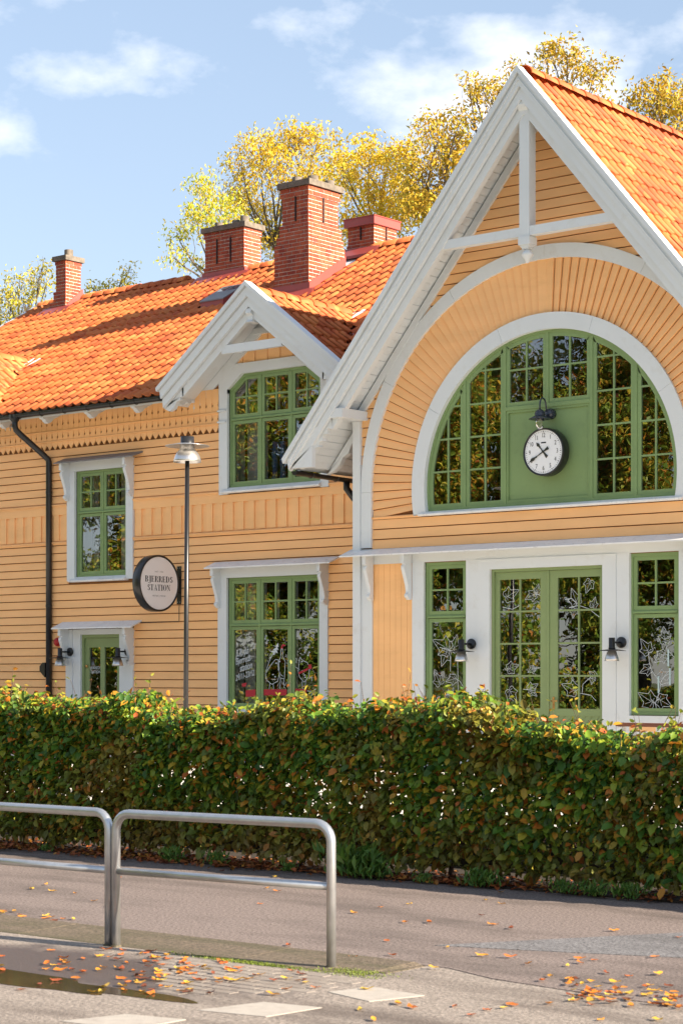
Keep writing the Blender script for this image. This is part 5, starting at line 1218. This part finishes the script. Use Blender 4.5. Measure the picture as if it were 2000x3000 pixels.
ash = leafmat('ash_leaf', [(0, (0.30, 0.38, 0.045)), (0.35, (0.52, 0.54, 0.05)), (0.7, (0.70, 0.58, 0.05)), (1, (0.70, 0.48, 0.05))], 0.5)
yel = leafmat('yellow_leaf', [(0, (0.50, 0.47, 0.045)), (0.4, (0.74, 0.57, 0.045)), (0.8, (0.74, 0.48, 0.045)), (1, (0.46, 0.30, 0.04))], 0.5)
gold = leafmat('golden_leaf', [(0, (0.30, 0.28, 0.035)), (0.3, (0.58, 0.44, 0.04)), (0.65, (0.60, 0.38, 0.04)), (0.88, (0.42, 0.23, 0.03)), (1, (0.20, 0.20, 0.03))], 0.45)
bush = leafmat('bush_leaf', [(0, (0.34, 0.36, 0.04)), (0.5, (0.62, 0.52, 0.05)), (0.8, (0.54, 0.40, 0.05)), (1, (0.26, 0.24, 0.04))], 0.45)
street = leafmat('street_tree_leaf', [(0, (0.09, 0.16, 0.02)), (0.45, (0.20, 0.28, 0.03)), (0.70, (0.50, 0.42, 0.04)), (0.9, (0.50, 0.22, 0.025)), (1, (0.30, 0.08, 0.02))], 0.35)

def limb(mb, p, q, r0, r1, wob=0.12, n=6):
    p, q = Vector(p), Vector(q); L = (q-p).length; pts = []; rs = []
    off = Vector((random.uniform(-1, 1), random.uniform(-1, 1), random.uniform(-0.2, 0.6)))*L*wob
    for k in range(n):
        t = k/(n-1); pts.append(p.lerp(q, t)+off*math.sin(math.pi*t)+Vector((random.uniform(-1, 1), random.uniform(-1, 1), 0))*L*0.012); rs.append(r0+(r1-r0)*t**0.8)
    mb.tube(pts, rs, 6, False); return pts
def tree(name, label, base, clumps, m, leaf, per, group, narrow=0.45, twigs=5, trunk_r=0.20, droop=0.15, fork=0.55, shell=0.55):
    t = thing(name, label, 'tree', base, group); base = Vector(base)
    cs = [Vector(c) for c, r in clumps]; top = max(c.z for c in cs); low_ = min(c.z for c in cs)
    ctr = sum(cs, Vector())/len(cs); fz = base.z+(low_-base.z)*fork
    fork_p = Vector((base.x*0.7+ctr.x*0.3, base.y*0.7+ctr.y*0.3, fz)); mb = MB()
    mb.tube([base+Vector((0, 0, -0.2)), base.lerp(fork_p, 0.5)+Vector((0.05, 0, 0)), fork_p], [trunk_r*1.25, trunk_r, trunk_r*0.8], 10)
    head = Vector((ctr.x, ctr.y, low_+(top-low_)*0.45)); spine = limb(mb, fork_p, head, trunk_r*0.75, trunk_r*0.3)
    P = []; Sz = []
    for c, r in clumps:
        c = Vector(c); k = min(range(len(spine)), key=lambda i: (spine[i]-c).length + max(0, spine[i].z-c.z+0.3)*3)
        pts = limb(mb, spine[k], c, trunk_r*0.20, 0.010, 0.14, 7)
        for _ in range(twigs):
            q = c+Vector(unit(1)[0])*r*random.uniform(0.5, 1.0); limb(mb, pts[random.randint(3, 6)], q, 0.010, 0.003, 0.15, 4)
        n = int(per*2.5*(r/0.6)**2); u = unit(n); rad = r*(shell+(1-shell)*RNG.random(n))**0.6
        # sprays: leaves gathered round small centres
        nsp = max(4, n//9); sc_ = np.array(c)+unit(nsp)*(r*(0.30+0.95*RNG.random(nsp)**0.7))[:, None]*np.array([1, 1, 0.85])
        idx = RNG.integers(0, nsp, n); P.append(sc_[idx]+RNG.normal(size=(n, 3))*leaf*0.85); Sz.append(leaf*(0.6+0.7*RNG.random(n)))
    P = np.concatenate(P); Sz = np.concatenate(Sz); n = len(P)
    dirs = unit(n); dirs[:, 2] -= droop*3; ups = unit(n); ups[:, 2] += 0.8
    mb.obj('trunk', M['bark'], t)
    stuff(link('crown', leaves_mesh('crown', P, Sz, dirs, ups, narrow, m), t))
    return t
def px_tree(name, label, pts, Z, m, leaf, per, group, r=52, extra=8, **kw):
    cl = []
    for p in pts:
        rr = (p[2] if len(p) > 2 else r)/FP*Z; c = at_depth(p[0], p[1], Z); c = c+_axis*random.uniform(-1.3, 1.3); cl.append((c, rr))
    xs = [c.x for c, _ in cl]; ys = [c.y for c, _ in cl]; zs = [c.z for c, _ in cl]; cx_, cy_, zl = sum(xs)/len(xs), sum(ys)/len(ys), min(zs)
    for _ in range(extra): cl.append((Vector((cx_+random.uniform(-1.8, 1.8), cy_+random.uniform(-1.5, 1.5), zl-random.uniform(0.3, 3.2))), r*1.2/FP*Z))
    return tree(name, label, (cx_, cy_, -0.3), cl, m, leaf, per, group, **kw)
GT = 'autumn trees behind the station roof'
px_tree('ash_tree', 'pale yellow-green ash tree behind the wide left-hand chimney', [(520, 690, 40), (560, 600, 42), (600, 555, 45), (640, 600), (610, 660), (660, 690), (515, 770, 32), (560, 745, 30), (680, 640), (590, 530, 28), (700, 720, 40)], 52, ash, 0.125, 230, GT, narrow=0.34, droop=0.3)
px_tree('yellow_tree', 'bright yellow tree behind the tall stepped chimney', [(715, 500), (760, 450), (800, 430), (850, 410), (890, 395, 40), (930, 430), (770, 540), (830, 510), (900, 490), (720, 580), (790, 610), (950, 520), (760, 680), (880, 570), (690, 540), (800, 720)], 56, yel, 0.125, 260, GT, narrow=0.36, droop=0.25)
px_tree('golden_tree', 'golden tree between the tall chimney and the small red-capped chimney', [(1000, 470), (1040, 440), (1090, 450), (1150, 450), (1190, 440, 40), (1010, 540), (1070, 520), (1130, 530), (1190, 520), (1030, 610), (1090, 600), (1160, 600), (985, 660), (1120, 680), (1210, 570), (1180, 660)], 54, yel, 0.12, 270, GT)
px_tree('maple_tree', 'brown-gold maple rising beside the left slope of the big gable', [(1250, 420), (1300, 395), (1345, 375, 42), (1240, 490), (1300, 470), (1360, 440), (1235, 560), (1290, 550), (1350, 510), (1230, 630), (1200, 600, 40), (1290, 620), (1400, 470)], 50, gold, 0.12, 270, GT)
px_tree('maple_tree', 'thin-crowned maple peeping over the left verge near the gable tip', [(1370, 265, 26), (1400, 245, 34), (1440, 225, 36), (1475, 215, 38), (1400, 300, 34), (1450, 285, 36), (1380, 345, 24), (1430, 360, 30), (1500, 260, 40), (1540, 300, 40), (1500, 340, 40)], 50, gold, 0.12, 210, GT, extra=10)
px_tree('maple_tree', 'golden maple above the hall ridge just right of the gable tip', [(1585, 185, 30), (1615, 160, 30), (1650, 185), (1690, 215), (1735, 235), (1640, 240), (1700, 280), (1760, 290, 44), (1600, 230, 40), (1740, 330), (1670, 320), (1560, 200, 16), (1625, 300)], 50, gold, 0.12, 230, GT)
px_tree('maple_tree', 'loose golden maple at the right edge above the hall ridge', [(1835, 320, 30), (1865, 300, 36), (1915, 270, 40), (1960, 260, 42), (1895, 340), (1950, 330), (2000, 300), (1985, 370), (1925, 390), (2030, 360), (1860, 370, 36)], 52, gold, 0.13, 220, GT)
px_tree('birch_tree', 'upright yellow-green bush tree left of the slim chimney', [(20, 860, 36), (60, 825, 34), (95, 800, 30), (135, 800, 30), (15, 925, 40), (60, 890, 36), (105, 860, 36), (150, 850, 32), (30, 970, 40), (90, 920, 40), (-30, 900, 40)], 58, bush, 0.13, 150, GT, narrow=0.36, twigs=8)
px_tree('birch_tree', 'upright yellow-green bush tree right of the slim chimney', [(260, 830, 30), (300, 815, 30), (340, 805, 32), (385, 810, 32), (290, 860, 36), (350, 850, 36), (400, 850, 30), (245, 870, 30), (320, 900, 40), (420, 880, 30)], 58, bush, 0.13, 120, GT, narrow=0.36, twigs=8)

# trees across the street: mirrored in the panes, and others up the street that shade the pavement
def big_tree(name, label, base, H, Rr, m, n_cl, group, leaf=0.22, per=200, fork=0.5):
    cl = []
    for _ in range(n_cl):
        u = unit(1)[0]; c = Vector(base)+Vector((u[0]*Rr*0.75, u[1]*Rr*0.75, H*0.62+u[2]*H*0.36)); cl.append((c, random.uniform(0.8, 1.3)))
    return tree(name, label, base, cl, m, leaf, per, group, trunk_r=0.28, twigs=2, fork=fork)
GA = 'autumn trees across the street mirrored in the windows'
t0 = big_tree('street_tree', 'yellow and green tree across the street reflected in the station windows', (-16, -32, -0.3), 13, 4.2, street, 46, GA, 0.20, 190, 0.35)
t1 = big_tree('street_tree', 'yellow and green tree across the street reflected in the station windows', (-26, -29, -0.3), 14, 4.5, street, 46, GA, 0.20, 190, 0.35)
for i, (x, y, a, s) in enumerate(((-35, -25.5, 2.0, 1.0), (-44, -22, 1.0, 1.1), (-53, -19, 4.0, 1.1), (-6, -35, 3.0, 1.0), (-21, -38, 5.0, 1.15), (-39, -33, 0.5, 1.2), (-62, -18, 0.5, 1.2), (-30, -37, 2.5, 1.2))):
    c = copy_tree(t0 if i % 2 else t1); c.rotation_euler.z = a; c.scale = (s, s, s)
    for ch in c.children: ch.matrix_parent_inverse = Matrix.Translation(-Vector((t0 if i % 2 else t1)['_base']))
    c.location = (x, y, -0.3)
GS_ = 'tall shrubs across the street mirrored in the windows'
def shrub(base, H, Rr, m):
    cl = []
    for _ in range(34):
        u = unit(1)[0]; cl.append((Vector(base)+Vector((u[0]*Rr*0.8, u[1]*Rr*0.7, H*0.5+u[2]*H*0.46)), random.uniform(0.7, 1.1)))
    return tree('tall_shrub', 'tall green and yellow shrub across the street reflected in the panes', base, cl, m, 0.17, 150, GS_, trunk_r=0.1, twigs=1, fork=0.2)
green_ = leafmat('shrub_leaf', [(0, (0.08, 0.16, 0.02)), (0.45, (0.17, 0.27, 0.03)), (0.75, (0.36, 0.38, 0.04)), (0.92, (0.44, 0.30, 0.03)), (1, (0.42, 0.13, 0.02))], 0.3)
s0 = shrub((-5, -30, -0.3), 5.6, 3.4, green_)
for i, x in enumerate((-11, -17, -23, -29, -35, -41, -47, -53)):
    c = copy_tree(s0); c.rotation_euler.z = 1.3*i
    for ch in c.children: ch.matrix_parent_inverse = Matrix.Translation(-Vector(s0['_base']))
    c.location = (x, -31.8-0.36*x+0.5*math.sin(i*2.1), -0.3); c.scale = (1, 1, 1+0.12*math.sin(i*1.7))
GR = 'trees up the street to the right that shade the pavement'
for i, (x, y, a, s) in enumerate(((44, -8.8, 2.2, 0.78), (34, -13.4, 0.4, 0.55))):
    src = t1 if i % 2 else t0; c = copy_tree(src); c.rotation_euler.z = a; c.scale = (s, s, s)
    for ch in c.children: ch.matrix_parent_inverse = Matrix.Translation(-Vector(src['_base']))
    c.location = (x, y, -0.3); c['label'] = 'street tree up the road to the right of the view'; c['group'] = GR

# ---------------------------------------------------------------- beech hedge
hm_stops = [(0, (0.035, 0.090, 0.016)), (0.28, (0.070, 0.165, 0.020)), (0.56, (0.135, 0.25, 0.022)), (0.76, (0.27, 0.33, 0.028)), (0.89, (0.48, 0.33, 0.03)), (0.95, (0.60, 0.21, 0.025)), (1, (0.40, 0.09, 0.025))]
hleaf = leafmat('beech_leaf', hm_stops, 0.30, low=(0.22, 0.13, 0.035), low_z=(0.0, 0.80), patch=(0.30, 0.15, 0.035))
hleaf1 = leafmat('beech_leaf_single', hm_stops, 0.30, by_object=True)
hedge = thing('beech_hedge', 'long clipped beech hedge turning from green to orange behind the pavement', 'hedge', (4, -10.6, 0))
HX0, HX1 = -5.0, 13.5
def nz3(x, y, z): return (np.sin(2.1*x+1.3*np.sin(1.7*z+.5))+np.sin(3.7*z+1.9*np.sin(1.3*x))+np.sin(5.3*x+2.9*z+1.1)+np.sin(9.1*x-4.7*z+3*y)*0.8)/3.8
def htop(x): return 1.40+0.055*np.sin(1.3*x+.4)+0.055*np.sin(3.1*x+1)+0.045*np.sin(6.1*x)+0.03*np.sin(11.3*x+1)-0.10*np.clip((x-5.5)/3.5, 0, 1)-0.10*np.clip((x-7.2)/0.8, 0, 1)+0.03*np.sin(17*x+2)*np.sin(2.3*x)
n = 92000
X = RNG.uniform(HX0, HX1, n); zt_ = RNG.random(n)**0.88; Zt = 0.10+zt_*(htop(X)-0.10)
bul = 0.10*nz3(X*0.9, 0, Zt*1.6)
depth = RNG.exponential(0.16, n); Y = -11.02-0.05*(Zt-0.5)+bul+np.minimum(depth, 0.75)
topm = RNG.random(n) < 0.20                      # the clipped top
Zt[topm] = htop(X[topm])+RNG.normal(0.01, 0.045, topm.sum()); Y[topm] = RNG.uniform(-11.05, -10.3, topm.sum())
keepm = nz3(X*1.9+4, Y, Zt*2.3) > (-0.84+0.55*np.clip((0.42-Zt)/0.32, 0, 1))
gap = ((X-4.85)/0.30)**2+((Zt-0.72)/0.20)**2 < 1; gap |= ((X-7.6)/0.35)**2+((Zt-0.36)/0.14)**2 < 1; gap |= ((X-3.2)/0.22)**2+((Zt-0.9)/0.12)**2 < 1
keepm &= ~(gap & (RNG.random(n) < 0.55)); keepm &= RNG.random(n) < 0.30+0.70*np.clip(Zt/0.38, 0, 1)
X, Y, Zt = X[keepm], Y[keepm], Zt[keepm]; n = len(X)
C = np.stack([X, Y, Zt], 1); dirs = unit(n)*0.75+np.array([0, -0.35, -0.55]); ups = unit(n)*0.55+np.array([0, -0.45, 0.85])
size = (0.045+0.055*RNG.random(n)**1.4)*(1.12-0.1*(Zt > 1.3))
# the 300 largest leaves in view become parts of their own
U = (C-np.array(CAM)); zc = U@np.array(_axis); uu = 1000+FP*(U@np.array(_right))/zc
score = np.where((uu > 0) & (uu < 2000) & (Y < -10.98), size/zc, 0); pick = np.argsort(-score)[:300]; restm = np.ones(n, bool); restm[pick] = False
stuff(link('foliage', oval_mesh('foliage', C[restm], size[restm], dirs[restm], ups[restm], 0.66, hleaf), hedge))
one = oval_mesh('leaf', np.zeros((1, 3)), np.ones(1), np.array([[0., 1, 0]]), np.array([[0., 0, 1]]), 0.66, hleaf1)
for i in pick:
    d_ = Vector(dirs[i]).normalized(); s_ = d_.cross(Vector(ups[i])).normalized(); n_ = s_.cross(d_); k = size[i]*1.05
    link('leaf', one, hedge, Matrix(((s_.x*k, d_.x*k, n_.x*k, C[i, 0]), (s_.y*k, d_.y*k, n_.y*k, C[i, 1]), (s_.z*k, d_.z*k, n_.z*k, C[i, 2]), (0, 0, 0, 1))))
x = HX0+0.2
while x < HX1:
    mb = MB(); b = Vector((x, -10.62+random.uniform(-0.08, 0.08), 0.0)); tp = b+Vector((random.uniform(-0.1, 0.1), random.uniform(-0.1, 0.1), 1.2))
    pts = limb(mb, b, tp, 0.024, 0.008, 0.05, 7)
    for k in range(9):
        q = pts[random.randint(1, 5)]; limb(mb, q, q+Vector((random.uniform(-0.35, 0.35), random.uniform(-0.4, 0.1), random.uniform(0.1, 0.4))), 0.009, 0.003, 0.1, 4)
    mb.obj('stem', M['twig'], hedge); x += random.uniform(0.34, 0.52)
# young shoots above the clipped top
mb = MB(); SP = []; SD = []
for k in range(380):
    x = random.uniform(-3, 11); b = Vector((x, random.uniform(-11.0, -10.4), float(htop(np.array(x)))-0.05)); h = random.uniform(0.06, 0.20) if random.random() < 0.80 else random.uniform(0.20, 0.42)
    lean = Vector((random.uniform(-0.45, 0.45), random.uniform(-0.3, 0.3), 1)).normalized(); pts = limb(mb, b, b+lean*h, 0.0035, 0.0014, 0.06, 5)
    for q in pts[1:]:
        for _ in range(2 if h < 0.22 else 1):
            if random.random() < 0.75: SP.append(q); SD.append(Vector((random.uniform(-1, 1), random.uniform(-1, 1), random.uniform(-0.2, 0.7))))
stuff(mb.obj('shoots', M['twig'], hedge)); n = len(SP)
shoot = leafmat('shoot_leaf', [(0, (0.11, 0.17, 0.02)), (0.4, (0.26, 0.25, 0.025)), (0.7, (0.46, 0.27, 0.03)), (0.9, (0.52, 0.15, 0.03)), (1, (0.25, 0.06, 0.02))], 0.4)
stuff(link('shoot_leaves', oval_mesh('shoot_leaves', np.array(SP), RNG.uniform(0.035, 0.065, n), np.array(SD), unit(n)+np.array([0, -0.6, 0.6]), 0.6, shoot), hedge))

# ---------------------------------------------------------------- leaf litter, weeds, moss, fallen leaves
fallm = leafmat('fallen_leaf', [(0, (0.50, 0.11, 0.02)), (0.3, (0.58, 0.18, 0.02)), (0.55, (0.62, 0.30, 0.03)), (0.72, (0.66, 0.46, 0.06)), (0.85, (0.28, 0.07, 0.025)), (1, (0.14, 0.05, 0.025))], 0.15, by_object=True, rough=0.5)
litm = leafmat('litter_leaf', [(0, (0.22, 0.055, 0.02)), (0.35, (0.36, 0.10, 0.025)), (0.6, (0.15, 0.045, 0.02)), (0.85, (0.42, 0.18, 0.03)), (1, (0.09, 0.035, 0.02))], 0.1)
n = 7600; X = RNG.uniform(-4, 12, n); Y = -11.02+0.6*RNG.random(n)**1.6-(0.16+0.18*np.clip((6.5-X)/3, 0, 1))*RNG.random(n)**1.6; thin = (RNG.random(n) < 0.35+0.65*(nz3(X, 0, X*0.3) > -0.1)) & ((X < 6.9) | (RNG.random(n) < 0.45))
X, Y = X[thin], Y[thin]; n = len(X); dirs = unit(n); dirs[:, 2] *= 0.25; ups = unit(n)*0.35+np.array([0, 0, 1])
ll = stuff(link('leaf_litter', oval_mesh('leaf_litter', np.stack([X, Y, 0.02+0.02*RNG.random(n)], 1), RNG.uniform(0.04, 0.07, n), dirs, ups, 0.66, litm)))
ll['label'] = 'brown and orange leaf litter under the hedge'; ll['category'] = 'leaf litter'
def bent_leaf(seed):
    r = random.Random(seed); mb = MB(); n = 10; vs = [(0, 0, 0.012)]
    for k in range(n):
        a = 2*math.pi*k/n; rr = 0.5*(0.78+0.22*math.cos(2*a))*(1+r.uniform(-0.12, 0.12)); vs.append((rr*math.cos(a), rr*0.72*math.sin(a), 0.05+0.22*abs(math.cos(a))*r.random()))
    return mb.add(vs, [(0, k+1, (k+1) % n+1) for k in range(n)]).mesh('fallen_leaf', fallm, True)
LM = [bent_leaf(s) for s in range(6)]
def fallen(x, y, z, label, group, s=None):
    o = link('fallen_leaf', random.choice(LM)); s = s or random.uniform(0.05, 0.09)
    o.matrix_basis = Matrix.Translation((x, y, z)) @ Matrix.Rotation(random.uniform(0, 6.28), 4, 'Z') @ Matrix.Rotation(random.uniform(-0.25, 0.25), 4, 'X') @ Matrix.Scale(s, 4)
    tag(o, label, 'leaf', group)
lz = -0.003
for k in range(130):
    while True:
        px_, py_ = (random.gauss(560, 190), random.gauss(2835, 38)) if k < 92 else (random.uniform(0, 640), random.uniform(2775, 2915))
        r_ = ray(px_, py_); t_ = (lz-CAM.z)/r_.z; P = CAM+r_*t_
        if 0 < px_ < 1000 and 2772 < py_ < 2925 and P.y < -15.5: break
    fallen(P.x, P.y, lz+0.004, 'orange fallen leaf on the wet road by the puddle', 'fallen leaves round the puddle')
for k in range(75):
    px_ = random.uniform(1660, 2000); py_ = random.gauss(2905+(px_-1660)*0.07, 17); r_ = ray(px_, py_); t_ = (lz-CAM.z)/r_.z; P = CAM+r_*t_
    fallen(P.x, P.y, (0.004 if P.y > -15.2 else lz)+0.004, 'orange fallen leaf in the drift at the lower right', 'fallen leaves drifted at the right')
for k in range(45):
    x, y = random.uniform(3.5, 11.5), random.uniform(-14.8, -11.2); fallen(x, y, 0.006, 'single dry leaf lying on the reddish pavement', 'leaves scattered on the pavement')
for k in range(14): fallen(random.uniform(4.9, 5.8), random.uniform(-14.84, -14.65), 0.006, 'dry leaf gathered along the pavement edge at the far left', 'leaves along the pavement edge')
for k in range(30):
    px_, py_ = random.uniform(1000, 2000), random.uniform(2790, 2995); r_ = ray(px_, py_); t_ = (lz-CAM.z)/r_.z; P = CAM+r_*t_
    fallen(P.x, P.y, (0.004 if P.y > -15.2 else lz)+0.004, 'single fallen leaf lying loose on the road', 'leaves scattered on the road')
weedm = leafmat('weed_leaf', [(0, (0.07, 0.16, 0.025)), (0.6, (0.12, 0.23, 0.035)), (1, (0.22, 0.30, 0.05))], 0.35)
for px_, py_, h, lab in ((1045, 2555, 0.34, 'large green weed with dandelion stalks under the hedge'), (1085, 2565, 0.26, 'spindly green weed beside the large one under the hedge'), (505, 2508, 0.17, 'green weed in the leaf litter left of the guard rail end'), (635, 2525, 0.15, 'small green weed between rail and hedge foot'), (1410, 2583, 0.19, 'bushy green weed at the hedge foot in the middle right'), (1240, 2578, 0.10, 'tiny weed at the hedge foot left of the bushy one'), (1645, 2610, 0.14, 'grass tuft at the hedge foot on bare soil'), (1740, 2622, 0.15, 'pale weed at the hedge foot near the right edge'), (1840, 2625, 0.16, 'leafy seedling at the hedge foot far right'), (845, 2548, 0.10, 'low weed at the foot of the hedge behind the rail post'), (135, 2490, 0.09, 'tiny weed at the far left below the hedge')):
    r_ = ray(px_, py_); t_ = -CAM.z/r_.z; t_ = (-11.13-CAM.y)/r_.y; P = CAM+r_*t_; n = int(60+320*h)
    t = thing('weed', lab, 'weed', (P.x, P.y, 0.0), 'weeds at the foot of the hedge')
    dirs = unit(n)*0.6; dirs[:, 2] = np.abs(dirs[:, 2])+0.55; bp = np.array([P.x, P.y, 0.01])+RNG.normal(size=(n, 3))*np.array([h*0.42, h*0.22, 0])+np.array([0, 0, 1])*(RNG.random(n)*h*0.6)[:, None]
    stuff(link('leaves', leaves_mesh('leaves', bp, RNG.uniform(0.25, 0.5, n)*h, dirs, unit(n)+np.array([0, -1, 0.5]), 0.30, weedm, 0.25), t))
    if h > 0.25:
        mb = MB()
        for k in range(5): a = Vector((P.x+random.uniform(-.1, .1), P.y, 0)); mb.tube([a, a+Vector((random.uniform(-.05, .05), -0.02, h*0.9)), a+Vector((random.uniform(-.08, .08), -0.03, h*random.uniform(1.1, 1.4)))], 0.003, 5)
        mb.obj('stalks', weedm, t)
n = 3000; X = np.concatenate([RNG.normal(8.1, 0.22, n//2), RNG.normal(8.85, 0.12, n//4), RNG.uniform(7.4, 9.1, n//4)]); Y = np.concatenate([RNG.normal(-15.47, 0.018, n//2), RNG.normal(-15.36, 0.05, n//4), RNG.normal(-15.47, 0.02, n//4)])
ok = (Y < -15.2); X, Y = X[ok], Y[ok]; n = len(X)
dirs = unit(n)*0.5; dirs[:, 2] = np.abs(dirs[:, 2])+0.4; z_ = np.where(Y < -15.465, -0.004, np.where(X > 9.0, -0.004, 0.0))
ms = stuff(link('moss', leaves_mesh('moss', np.stack([X, Y, z_], 1), RNG.uniform(0.005, 0.014, n), dirs, unit(n)+np.array([0, 0, .5]), 0.5, M['moss'])))
ms['label'] = 'bright green moss along the kerb near the guard rail end'; ms['category'] = 'moss'
for o in list(bpy.data.objects):
    if '_base' in o: del o['_base']
